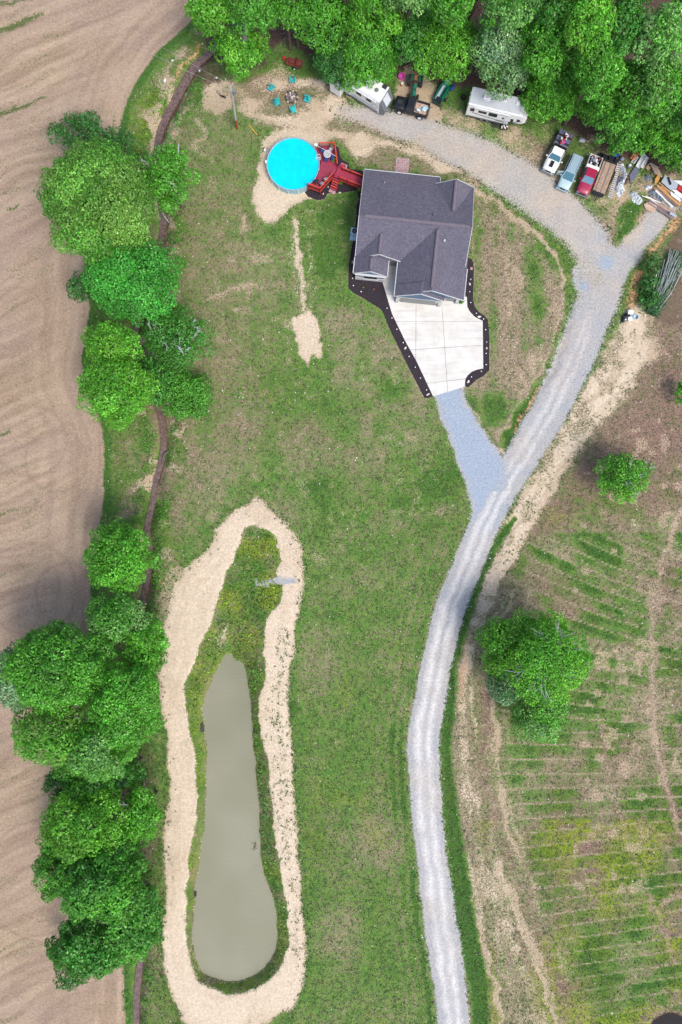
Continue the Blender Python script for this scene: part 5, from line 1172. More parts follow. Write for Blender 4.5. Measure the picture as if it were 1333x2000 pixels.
MB().plate(((LL/2-.2, -W_*.5, 3.0), (LL/2+.65, -W_*.5, 1.6), (LL/2+.65, W_*.55, 1.6), (LL/2-.2, W_*.55, 3.0)), .03, .1, .05).build('nose_emblem_panel', 'rv_roof', t)
MB().box((0, 0, 3.11), (LL-.3, 2.3, .05)).build('roof', 'rv_white', t)
MB().box((.4, .1, 3.25), (.9, .7, .3), ch=.1).build('roof_air_conditioner', 'white_metal', t); MB().cyl((2.4, -.1, 3.2), .28, .12, 16).build('roof_dome', 'grey_metal', t); MB().box((LL/2-.7, .85, 3.2), (.6, .5, .2)).build('roof_box', 'dark_metal', t)
for a, b, z0, z1 in ((-2.6, -1.9, 1.9, 2.5), (-.1, .7, 1.9, 2.5), (1.5, 2.3, 1.85, 2.5)): o = plate_y(t, a, b, z0, z1, -W_-.012, 'glass_dark', 'window')
plate_y(t, -1.5, -.85, .8, 2.6, -W_-.012, 'white_metal', 'door'); plate_y(t, -LL/2+.2, LL/2-.4, .62, .85, -W_-.01, 'rv_grey', 'skirt_stripe'); plate_y(t, -3.2, 3.2, 1.15, 1.28, -W_-.01, 'silver_roof', 'side_stripe')
m = MB(); [m.cyl((2.9+.42*math.cos(a), -W_-.015, 1.6+.42*math.sin(a)), .045, .02, 6, 'y') for a in [k*.25 for k in range(14)]]; m.build('swoosh', 'rv_grey', t)
MB().cyl((0, -W_-.12, 2.85), .09, 6.2, 10, 'x').build('awning_roll', 'white_metal', t); wheels(t, (-.9, -1.7), 1.1, .36); MB().tube([(LL/2+.3, -.6, .5), (LL/2+1.3, 0, .5), (LL/2+.3, .6, .5)], .06, 4).build('hitch', 'dark_metal', t)
# awning canopy beside it
MB().box((-2.9, -W_-.5, 1.7), (1.7, 1.0, 1.9), ch=.04).build('slide_out', 'rv_white', t); MB().box((-2.9, -W_-.5, 2.7), (1.75, 1.05, .06)).build('slide_out_roof', 'sheet_grey', t)
x, y = P(687, 181, .2); t = empty('camper_mat', (x, y, 0), R(-32), 'pinkish brown mat and steps outside the travel trailer door', 'mat'); MB().box((.1, -.25, .06), (1.1, .9, .1)).build('mat', 'stone_tan', t); [MB().box((0, .35-.25*k, .35-.12*k), (.8, .26, .06)).build('step', 'dark_metal', t) for k in range(2)]
# fifth wheel
hd = R(-13.5)
ax_, ay_ = P(925, 168, 3.3); bx_, by_ = P(1030, 193, 3.3); W_ = 1.22
f = Vector((math.cos(hd), math.sin(hd))); n_ = Vector((f.y, -f.x)); mid = Vector(((ax_+bx_)/2, (ay_+by_)/2)) + n_*W_; LL = 7.5
t = empty('fifth_wheel_camper', (mid.x, mid.y, 0), hd, 'long white camper with dark windows and black swoosh graphics', 'camper')
MB().loft([[(-LL/2, s*W_, z) for s, z in ((-1, .6), (1, .6), (1, 3.15), (.9, 3.28), (-.9, 3.28), (-1, 3.15))], [(LL/2-1.6, s*W_, z) for s, z in ((-1, .6), (1, .6), (1, 3.2), (.9, 3.3), (-.9, 3.3), (-1, 3.2))]]).build('body', 'rv_white', t)
MB().loft([[(LL/2-1.6, s*W_, z) for s, z in ((-1, 1.4), (1, 1.4), (1, 3.2), (.9, 3.3), (-.9, 3.3), (-1, 3.2))], [(LL/2+.1, s*W_*.97, z) for s, z in ((-1, 1.5), (1, 1.5), (1, 3.1), (.9, 3.2), (-.9, 3.2), (-1, 3.1))], [(LL/2+.65, s*W_*.8, z) for s, z in ((-1, 1.65), (1, 1.65), (1, 2.5), (.9, 2.6), (-.9, 2.6), (-1, 2.5))]]).build('overhang', 'rv_white', t)
MB().box((-.2, 0, 3.33), (LL-.6, 2.2, .05)).build('roof', 'rv_roof', t); MB().box((-1.6, .1, 3.5), (1.0, .75, .32), ch=.12).build('roof_air_conditioner', 'white_metal', t)
for a in (.9, 2.6): MB().box((a, .3, 3.42), (.42, .42, .14), ch=.04).build('roof_vent', 'white_metal', t)
for a, b, z0, z1 in ((-3.35, -2.75, 1.85, 2.5), (-2.2, -1.05, 1.9, 2.35), (-.75, .45, 1.75, 2.45), (1.2, 1.45, 1.7, 2.1), (2.35, 2.75, 1.6, 2.2), (3.2, 3.6, 1.95, 2.4)):
    o = plate_y(t, a, b, z0, z1, -W_-.014, 'glass_dark', 'window')
plate_y(t, 1.6, 2.2, .85, 2.6, -W_-.012, 'white_metal', 'door'); plate_y(t, -LL/2+.1, LL/2-1.7, .62, .8, -W_-.01, 'rv_grey', 'skirt_stripe')
m = MB()
for (xa, za, xb, zb) in ((-3.0, 1.6, -.9, 1.35), (-.9, 1.35, .8, 1.25), (.8, 1.25, 2.6, 1.5), (2.6, 1.5, 3.9, 2.1), (.4, 1.1, 2.4, 1.1), (2.4, 1.1, 3.6, 1.5)): m.tube([(xa, -W_-.01, za), (xb, -W_-.01, zb)], .04, 4)
m.build('swoosh', 'dark_metal', t); MB().cyl((-.4, -W_-.12, 3.0), .09, 5.0, 10, 'x').build('awning_roll', 'white_metal', t); wheels(t, (-.6, -1.45), 1.08, .38)
for s_ in (-1, 1): MB().tube([(-LL/2-.05, s_*.3, .8), (-LL/2-.12, s_*.3, 3.3), (-LL/2+.2, s_*.3, 3.38)], .025).build('ladder_rail', 'white_metal', t)
MB().box((0, -W_+.1, .45), (4.5, .1, .3)).build('underframe', 'dark_metal', t)
x, y = P(969, 241, .3); t = empty('entry_steps', (x, y, 0), R(-13), 'black metal entry steps below the long camper door', 'steps'); [MB().box((0, .25-.28*k, .55-.18*k), (.75, .3, .06)).build('tread', 'dark_metal', t) for k in range(3)]; [MB().box((s_*.38, 0, .3), (.04, .9, .1), rx=R(30)).build('side', 'dark_metal', t) for s_ in (-1, 1)]
x, y = P(985, 250, .5); t = empty('charcoal_grill', (x, y, 0), R(-10), 'cluttered little grill table standing below the long camper', 'grill')
MB().box((0, 0, .65), (.95, .6, .06)).build('tabletop', 'dark_metal', t); [MB().cyl((a*.4, b*.22, .32), .02, .64, 6).build('leg', 'dark_metal', t) for a in (-1, 1) for b in (-1, 1)]
for k in range(6): MB().box((-.35+.14*k, .1*(k % 3-1), .75), (.13, .3, .14), rz=.3*k).build('utensil', ('white_metal', 'rust', 'white_paint')[k % 3], t)
x, y = P(907, 187, .5); t = empty('spare_tyre', (x, y, 0), 0, 'dark tyre leaning at the left end of the long camper', 'tyre'); ring_mesh(.18, .36, 0, .22, 20).build('tread', 'rubber', t); MB().cyl((0, 0, .1), .18, .1, 12).build('hub', 'rust', t)
# small boat trailer
hd = ang(857, 195, 878, 160); x, y = P(867, 177, .8); t = empty('boat_trailer', (x, y, 0), hd, 'small dark green boat like trailer with pale side under the tree', 'boat')
rg = lambda xx, w, zb: [(xx, -w, 1.0), (xx, -w*.8, .5+zb), (xx, 0, .38+zb), (xx, w*.8, .5+zb), (xx, w, 1.0), (xx, w*.9, 1.0), (xx, w*.7, .58+zb), (xx, 0, .46+zb), (xx, -w*.7, .58+zb), (xx, -w*.9, 1.0)]
MB().loft([rg(-1.7, .65, 0), rg(.4, .75, 0), rg(1.3, .55, .1), rg(2.0, .12, .35)]).build('boat_hull', 'green_paint', t)
MB().box((-.5, .3, .9), (2.2, .35, .14), ch=.03).build('bench', 'sheet_grey', t); MB().box((-1.5, -.15, .95), (.5, .9, .25)).build('stern_box', 'black_paint', t); MB().box((-.5, -.45, .98), (2.2, .2, .1)).build('gunwale_board', 'green_paint', t); MB().box((-1.85, 0, .45), (.2, 1.4, .2)).build('axle_bar', 'dark_metal', t); wheels(t, (-.6,), .85, .28, .16)
x, y = P(885, 170, .4); t = empty('blue_tarp', (x, y, 0), R(60), 'crumpled blue tarp beside the small boat', 'tarp'); MB().blob((0, 0, .2), (.6, .25, .22), 3).build('fold', 'blue_fabric', t, smooth=True)
# tractor
hd = ang(812, 148, 807, 188); x, y = P(811, 166, 1.0); t = empty('tractor', (x, y, 0), hd, 'green farm tractor with tan seat and tall black rear wheels', 'tractor')
MB().loft([[(.1, s*.28, z) for s, z in ((-1, .7), (1, .7), (1, 1.35), (.6, 1.5), (-.6, 1.5), (-1, 1.35))], [(1.65, s*.24, z) for s, z in ((-1, .7), (1, .7), (1, 1.2), (.6, 1.3), (-.6, 1.3), (-1, 1.2))]]).build('hood', 'green_paint', t)
MB().box((1.68, 0, .95), (.08, .4, .5)).build('grille', 'dark_metal', t); MB().box((-.7, 0, .8), (1.4, .5, .4), ch=.05).build('transmission', 'rust', t); MB().box((-.75, 0, 1.25), (.5, .5, .12), ch=.04).build('seat', 'tractor_tan', t); MB().box((-1.0, 0, 1.5), (.1, .5, .42), ch=.04).build('backrest', 'tractor_tan', t)
for s_ in (-1, 1):
    w = MB().cyl((0, 0, 0), .72, .38, 22, 'y').build('rear_wheel', 'rubber', t, loc=(-.75, s_*.82, .72)); MB().cyl((0, s_*.03, 0), .36, .38, 14, 'y').build('rim', 'green_paint', w)
    w = MB().cyl((0, 0, 0), .36, .2, 18, 'y').build('front_wheel', 'rubber', t, loc=(1.25, s_*.62, .36)); MB().cyl((0, s_*.03, 0), .18, .2, 12, 'y').build('rim', 'green_paint', w)
    MB().box((-.75, s_*.52, 1.42), (.9, .3, .05), ch=.02).build('fender', 'green_paint', t)
ring_mesh(.16, .2, 0, .04, 18).build('steering_wheel', 'dark_metal', t, loc=(-.12, 0, 1.62)); MB().cyl((1.0, .12, 1.6), .04, .5, 8).build('exhaust', 'dark_metal', t)
for s_ in (-1, 1): MB().tube([(-1.2, s_*.35, .8), (-1.2, s_*.35, 2.1)], .035).build('roll_bar', 'tractor_tan', t)
x, y = P(785, 148, .4); t = empty('plastic_tub', (x, y, 0), 0, 'bright pink round tub on the dirt left of the tractor', 'tub'); ring_mesh(.36, .42, 0, .4, 24).build('wall', 'pink', t); MB().cyl((0, 0, .05), .38, .1, 24).build('base', 'pink', t); ring_mesh(.40, .47, .38, .42, 24).build('rim', 'pink', t)
x, y = P(786, 164, .2); t = empty('stump', (x, y, 0), 0, 'pale yellowish stump in dirt below the pink tub', 'stump'); MB().cyl((0, 0, .18), .28, .36, 12, r2=.24).build('bark', 'wood_tan', t); MB().cyl((0, 0, .37), .2, .02, 12).build('cut_face', 'stone_pale', t)

# ------------------------------------------------------------------ scrap and rubbish heaps at the right edge
def crumple(name, pts, w, h, mat, label, cat, seed):
    """crumpled sheet following a photo-pixel path"""
    q = np.random.RandomState(seed); p = catmull([P(u, v, .3)+(ww/PXM/2,) for u, v, ww in pts], False, 8); n2_ = 11; vs = []; fs = []
    for i, (x, y, ww) in enumerate(p):
        a, b = Vector(p[max(i-1, 0)][:2]), Vector(p[min(i+1, len(p)-1)][:2]); d = (b-a).normalized()
        for j in range(n2_):
            s = (j/(n2_-1)-.5)*2; e = 1-s*s; en = min(1, i/3, (len(p)-1-i)/3)
            vs.append((x-d.y*ww*s*(1+q.uniform(-.2, .2))+q.uniform(-.05, .05), y+d.x*ww*s*(1+q.uniform(-.2, .2))+q.uniform(-.05, .05), .03+h*e*en*(.4+q.rand()*.9)))
    for i in range(len(p)-1):
        for j in range(n2_-1): k = i*n2_+j; fs.append((k, k+1, k+n2_+1, k+n2_))
    m = MB().add(vs, [f[::-1] for f in fs]); o = m.build(name, mat); sol = o.modifiers.new('s', 'SOLIDIFY'); sol.thickness = .015; prop(o, label, cat); return o
crumple('crumpled_tarp', [(1213, 318, 8), (1218, 330, 9), (1222, 342, 9), (1218, 352, 9), (1212, 362, 16), (1214, 374, 20), (1217, 377, 12)], 0, .5, 'tarp_white', 'long crumpled white tarp snaking down right of the long ladder', 'tarp', 1)
crumple('plastic_sheeting', [(1234, 374, 6), (1240, 380, 14), (1247, 388, 18), (1254, 395, 10)], 0, .5, 'tarp_white', 'heap of torn white plastic on grass right of the tarp', 'plastic heap', 2)
crumple('plastic_sheeting', [(1262, 343, 8), (1267, 345, 12), (1273, 349, 6)], 0, .45, 'tarp_grey', 'grey crumpled plastic at the foot of the wooden pallet', 'plastic heap', 3)
crumple('plastic_sheeting', [(1262, 364, 6), (1268, 364, 9), (1275, 362, 6)], 0, .4, 'white_metal', 'bent white panel scrap left of the plywood board', 'scrap', 4)
crumple('blue_tarp', [(1270, 371, 9), (1280, 380, 15), (1290, 388, 16), (1296, 392, 8)], 0, .45, 'tarp_grey', 'blue grey crumpled tarp between the two lumber piles', 'tarp', 5)
crumple('paper_scrap', [(1133, 271, 6), (1138, 272, 9), (1144, 274, 5)], 0, .25, 'tarp_white', 'scrap of white plastic right of the flatbed truck deck', 'litter', 6)
crumple('cloth_scrap', [(1224, 346, 5), (1224, 352, 9), (1223, 358, 5)], 0, .4, 'tarp_brown', 'reddish brown heap against the snaking white tarp', 'scrap', 7)
x, y = P(1208, 348, .3); o = crumple('dark_tarp', [(1213, 342, 6), (1210, 352, 9), (1207, 360, 8)], 0, .2, 'sheet_blue', 'dark bluish tarp lying between ladder and white tarp', 'tarp', 8)
def slab(name, pts, z, th, mat, label, cat, tilt=0):
    o = MB().prism([P(u, v, z) for u, v in pts], z-th, z).build(name, mat); return prop(o, label, cat)
slab('metal_sheet', [(1230, 342), (1240, 327), (1246, 328), (1248, 336), (1239, 350), (1232, 356)], .25, .06, 'sheet_blue', 'slate blue metal sheet lying flat on the grass', 'metal sheet')
slab('plywood_board', [(1279, 360), (1280, 350), (1286, 340), (1290, 342), (1289, 350), (1283, 358)], .4, .05, 'plywood', 'warm orange plywood board beside the pallet', 'board')
slab('siding_sheet', [(1292, 355), (1300, 342), (1325, 358), (1322, 369), (1310, 371)], .6, .05, 'sheet_grey', 'big pale grey sheet with a black strip on it', 'metal sheet')
x, y = P(1308, 353, .7); o = MB().box((0, 0, .66), (1.1, .3, .05)).build('rubber_strip', 'black_paint', loc=(x, y, 0), rz=R(-70)); prop(o, 'black strip lying on the pale grey sheet', 'strip')
slab('siding_sheet', [(1316, 352), (1333, 353), (1345, 358), (1345, 366), (1330, 362)], .5, .05, 'white_metal', 'white sheet at the right edge above the red box', 'metal sheet')
x, y = P(1330, 369, .5); t = empty('red_crate', (x, y, 0), R(-25), 'bright red crate on the scrap heap at the photo edge', 'crate'); MB().box((0, 0, .35), (.95, .6, .5), ch=.03).build('box', 'red_plastic', t); [MB().box((k*.3, 0, .61), (.05, .58, .03)).build('rib', 'rust', t) for k in (-1, 0, 1)]
def pile(u0, v0, u1, v1, n, w, mats, label, seed, zb=.1, name='lumber_pile', tl='plank', jit=.06):
    a, b = Vector(P(u0, v0, .3)), Vector(P(u1, v1, .3)); d = b-a; c = (a+b)/2; t = empty(name, (c.x, c.y, 0), math.atan2(d.y, d.x), label, 'lumber'); q = random.Random(seed); L_ = d.length
    for i in range(n):
        l = L_*q.uniform(.6, 1); yy = (i % 7)/6*w-w/2+q.uniform(-.05, .05); z = zb+.07*(i//7)+q.uniform(0, .03)
        MB().box((0, 0, 0), (l, q.uniform(.09, .2), .05), ry=q.uniform(-.02, .02)).build(tl, q.choice(mats), t, loc=(q.uniform(-.5, .5)*(L_-l), yy, z), rz=q.uniform(-jit, jit))
    return t
pile(1284, 360, 1331, 400, 24, 1.3, ('wood_old', 'wood_tan', 'wood_grey', 'wood_tan', 'plywood'), 'upper long pile of mixed tan and grey boards at the right edge', 1)
pile(1266, 388, 1318, 422, 22, 1.0, ('wood_old', 'wood_old', 'wood_grey', 'stone_tan', 'wood_tan'), 'lower long pile of dark weathered boards at the right edge', 2)
pile(1310, 372, 1335, 392, 7, .9, ('white_paint', 'white_metal'), 'stack of white pipes and boards on the upper lumber pile', 3, .4, 'pipe_stack', 'pipe')
pile(1256, 378, 1290, 398, 3, .3, ('stone_pale', 'white_metal'), 'few pale thin boards crossing above the stone slab', 4, .35, 'board_stack', jit=.2)
pile(1278, 370, 1314, 405, 3, .2, ('stone_pale', 'white_metal'), 'pale thin trim strip bundle between the lumber piles', 6, .45, 'board_stack', jit=.1)
x, y = P(1315.5, 419, .5); o = MB().box((0, 0, .45), (1.1, .38, .12), ch=.02).build('gutter_piece', 'sheet_grey', loc=(x, y, 0), rz=R(-32)); prop(o, 'pale blue grey metal box end at the lower tip of the lumber', 'metal piece')
a, b = P(1272, 342, .4), P(1290, 324, .4); t = empty('wooden_pallet', ((a[0]+b[0])/2, (a[1]+b[1])/2, 0), R(33), 'greyish pink wooden pallet standing against the woods edge', 'pallet')
for k in range(9): MB().box((0, 0, 0), (1.25, .13, .04)).build('slat', ('stone_tan', 'wood_grey', 'paver_grey')[k % 3], t, loc=(.05*(k % 3), (k-4)*.17, .35+.03*k), rz=R(-62))
for k in (-.45, .45): MB().box((k, 0, .2), (.1, 1.5, .12), rz=R(-62)).build('bearer', 'wood_old', t)
x, y = P(1267, 327, .5); t = empty('broken_chair', (x, y, 0), R(40), 'broken tan wooden chair frame left of the pallet', 'chair'); MB().box((0, 0, .4), (.5, .5, .04)).build('seat', 'wood_tan', t); [MB().tube([(a*.22, b*.22, 0), (a*.28, b*.25, .8 if b > 0 else .42)], .03).build('leg', 'wood_tan', t) for a in (-1, 1) for b in (-1, 1)]; [MB().tube([(-.3, .3, .5+.12*k), (.35, .28, .55+.12*k)], .025).build('back_rail', 'wood_tan', t) for k in range(3)]
x, y = P(1231, 323, .4); t = empty('cooler', (x, y, 0), R(20), 'dark cooler with white lid near the small grey ladder', 'cooler'); MB().box((0, 0, .2), (.6, .4, .4), ch=.03).build('tub', 'sheet_blue', t); MB().box((.02, 0, .44), (.3, .3, .08), ch=.02).build('lid', 'white_paint', t)
for (pa_, pb_, w_, l) in (((1246, 326), (1262, 299), .55, 'long white trough, the left one of two in the weeds'), ((1255, 327), (1267, 304), .42, 'long white trough, the right one of two in the weeds')):
    a, b = Vector(P(*pa_, .5)), Vector(P(*pb_, .9)); d = b-a; L_ = d.length; t = empty('white_trough', ((a.x+b.x)/2, (a.y+b.y)/2, .35), math.atan2(d.y, d.x), l, 'trough')
    MB().box((0, 0, 0), (L_, w_, .05)).build('base', 'white_metal', t); [MB().box((0, s_*w_/2, .1), (L_, .05, .2)).build('side', 'white_paint', t) for s_ in (-1, 1)]; [MB().box((s_*L_/2, 0, .1), (.05, w_, .2)).build('end', 'white_paint', t) for s_ in (-1, 1)]
slab('stone_slab', [(1258, 399), (1268, 394), (1283, 402), (1284, 408), (1274, 414), (1262, 408)], .3, .25, 'stone_tan', 'chunky pinkish stone slab at the foot of the lower lumber pile', 'stone slab')
slab('concrete_pad', [(1258, 440), (1262, 425), (1280, 411), (1300, 422), (1310, 432), (1298, 452), (1280, 470), (1262, 462)], .04, .05, 'ash', 'worn grey concrete pad where the side drive ends', 'pad') if False else None
# rubbish by the track
x, y = P(1236, 622, .3); t = empty('bucket', (P(1230.5, 623, .4)[0], P(1230.5, 623, .4)[1], 0), 0, 'round white bucket in the rubbish beside the track', 'bucket'); MB().cyl((0, 0, .25), .27, .5, 18, r2=.31).build('pail', 'white_paint', t); MB().cyl((0, 0, .5), .29, .03, 18).build('lid', 'white_metal', t)
x, y = P(1231.5, 610.5, .4); t = empty('white_box', (x, y, 0), R(-8), 'square white box above the bucket', 'box'); MB().box((0, 0, .3), (.72, .55, .55), ch=.03).build('carton', 'white_paint', t); MB().box((0, 0, .6), (.76, .59, .05), ch=.02).build('lid', 'white_metal', t)
x, y = P(1242, 619, .3); t = empty('laundry_basket', (x, y, 0), R(20), 'pale blue wire basket right of the bucket', 'basket'); ring_mesh(.34, .38, 0, .45, 20).build('wall', 'pool_rim', t); MB().cyl((0, 0, .03), .34, .06, 20).build('base', 'ac_blue', t); MB().box((-.35, .1, .15), (.5, .6, .2), ch=.05).build('handle_panel', 'pool_rim', t)
x, y = P(1222, 620, .3); t = empty('trash_bag', (x, y, 0), R(50), 'black rubbish bag slumped beside the white bucket', 'bag'); MB().blob((0, 0, .25), (.75, .4, .3), 8, 10, 7).build('sack', 'black_paint', t, smooth=True); MB().blob((-.6, -.1, .12), (.35, .2, .12), 4).build('flap', 'green_paint', t, smooth=True)
x, y = P(1222.5, 624, .5); t = empty('white_bottle', (x, y, .35), 0, 'small round white jug on the black bag', 'jug'); MB().cyl((0, 0, .1), .13, .22, 12, r2=.1).build('jug_body', 'white_paint', t); MB().cyl((0, 0, .24), .04, .06, 8).build('cap', 'white_metal', t)
x, y = P(1259, 616); o = MB().blob((0, 0, .1), (.16, .24, .12), 9).build('white_stone', 'stone_pale', loc=(x, y, 0)); prop(o, 'single white stone right of the wire basket', 'stone')
# bench by the pond trees
x, y = P(283, 1536, .5); t = empty('wooden_bench', (x, y, 0), R(85), 'weathered reddish bench frame between the pond trees', 'bench')
for k in range(4): MB().box((0, 0, 0), (2.3, .1, .05)).build('slat', 'tarp_brown' if k % 2 else 'stone_tan', t, loc=(0, (k-1.5)*.14, .48))
for k in (-1, 1): MB().box((k*1.0, 0, .24), (.1, .5, .48)).build('leg', 'wood_old', t)
for k in range(2): MB().box((0, -.32-.03*k, .7+.16*k), (2.3, .04, .1)).build('back_slat', 'tarp_brown', t)
x, y = P(239, 1529, .4); o = MB().blob((0, 0, .15), (.4, .7, .3), 8).build('blue_tarp', 'blue_fabric', loc=(x, y, 0), smooth=True); prop(o, 'dark blue tarp under the trees left of the bench', 'tarp')

# ------------------------------------------------------------------ trees
WOOD = 'woodland trees along the top'
def tree(u, v, ru, rv, h, col, label, seed, dens=1.0, leaf=.27, group=None, col2=None, tiltpx=0, name='broadleaf_tree', branches=0, lobes=None, flat=.8, dead=0, sub=0):
    """u, v, ru, rv: outline of the crown in photo pixels; h: height of the crown middle in metres"""
    q = np.random.RandomState(seed); pr_ = random.Random(seed)
    if group == WOOD:
        vb = float(np.interp(u, [400, 560, 760, 900, 1050, 1200, 1340], [112, 98, 112, 140, 185, 262, 300])); h = min(h, max(3.5, 95*(1-(1000-vb)/(1000-v))))
    s = (H-h)/H/PXM; cx, cy = P(u, v, h); rx, ry = ru*s, rv*s; rm_ = (rx*ry)**.5; rz_ = rm_*flat
    gx_, gy_ = cx, cy; g0 = gz(gx_, gy_)
    t = empty(name, (gx_, gy_, g0), 0, label, 'tree' if name != 'shrub' else 'shrub', group)
    top = h - g0
    nl = lobes or int(np.clip(9+rm_*4.6, 10, 46)); lob = []
    gold = math.pi*(3-5**.5)
    for i in range(nl):
        f = (i+.5)/nl; el_ = math.acos(1-1.28*f); a = i*gold+q.uniform(-.35, .35)
        rr = math.sin(el_) if el_ < math.pi/2 else 1.0
        lr = rm_*q.uniform(.20, .42)*(1 if nl < 40 else .9)
        k = q.uniform(.70, 1.06)
        lob.append((rx*rr*math.cos(a)*k*(1-lr/rm_*.75), ry*rr*math.sin(a)*k*(1-lr/rm_*.75), top+rz_*math.cos(el_)*q.uniform(.8, 1.05), lr))
    Cs, Ns, Ts = [], [], []
    base = np.array(LC[col]); c2 = np.array(LC[col2]) if col2 else base
    for (lx, ly, lz, lr) in lob:
        area_ = 2*math.pi*lr*lr; n_ = int(area_*42*dens)
        d = q.normal(size=(n_, 3)); d[:, 2] = np.abs(d[:, 2])*1.0-.35; d /= np.linalg.norm(d, axis=1)[:, None]
        r = lr*(.62+.42*q.rand(n_)**.6)*(1+.22*np.sin(d[:, 0]*5+lx*3)*np.sin(d[:, 1]*5+ly*2)); Cs.append(np.array([lx, ly, lz])+d*r[:, None]*np.array([1, 1, .8])); Ns.append(d)
        kk = q.rand()**1.5 if col2 else 0; lc = (base*(1-kk)+c2*kk)*math.exp(q.normal()*.16)
        Ts.append(np.tile(lc, (n_, 1)))
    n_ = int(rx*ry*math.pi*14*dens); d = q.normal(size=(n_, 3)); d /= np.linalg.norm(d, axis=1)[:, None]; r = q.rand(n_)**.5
    cc = d*r[:, None]*np.array([rx*.8, ry*.8, rz_*.7])+np.array([0, 0, top]); Cs.append(cc); Ns.append(d); Ts.append(np.tile(base*.85, (n_, 1)))  # inner fill leaves coloured darker, shade between the lobes put into their tint
    Cs, Ns, Ts = np.concatenate(Cs), np.concatenate(Ns), np.concatenate(Ts)
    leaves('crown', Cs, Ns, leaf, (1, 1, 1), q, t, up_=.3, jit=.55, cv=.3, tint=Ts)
    tr = MB(); tk = max(.09, rm_*.055)
    tr.tube([(0, 0, -.3), (tk*.3, 0, top*.45), (0, tk*.4, top*.95)], [tk*1.35, tk, tk*.6], 9); tr.build('trunk', 'trunk', t)
    lm = MB()
    for i in range(min(nl, 12)):
        lx, ly, lz, lr = lob[pr_.randrange(nl)]; z0 = max(.4, top*.45)*pr_.uniform(.8, 1.4); z0 = min(z0, lz-.2)
        lm.tube([(0, 0, z0), (lx*.45, ly*.45, z0+(lz-z0)*.6), (lx*.95, ly*.95, lz)], [tk*.5, tk*.3, tk*.08], 5)
    lm.build('limbs', 'trunk', t)
    if branches:
        bm_ = MB()
        for i in range(branches):
            if dead: bm_ = MB()
            a = pr_.uniform(0, 6.28); l = rm_*pr_.uniform(.35, .85); ox, oy = (0, 0) if not dead else (pr_.uniform(-.6, .6)*rx, pr_.uniform(-.6, .6)*ry); z = top+rz_*.75
            if dead: l *= .5
            p0 = Vector((ox, oy, z-.6)); p1 = Vector((ox+l*.5*math.cos(a), oy+l*.5*math.sin(a), z+.45)); p2 = Vector((ox+l*math.cos(a+.25), oy+l*math.sin(a+.25), z+.55-.25*l/rm_))
            bm_.tube([tuple(p0), tuple(p1), tuple(p2)], [.09, .06, .02], 5)
            for k in range(3):
                b = a+pr_.uniform(-1, 1); l2 = l*.4; pp = p0.lerp(p1, .6) if k == 0 else p1.lerp(p2, .3*k); bm_.tube([tuple(pp), (pp.x+l2*math.cos(b), pp.y+l2*math.sin(b), pp.z+.15)], [.05, .015], 4)
            if dead: bm_.build('bare_branch', 'dead_wood', t)
        if not dead: bm_.build('bare_branches', 'dead_wood', t)
    return t
LEFT = 'trees along the creek'
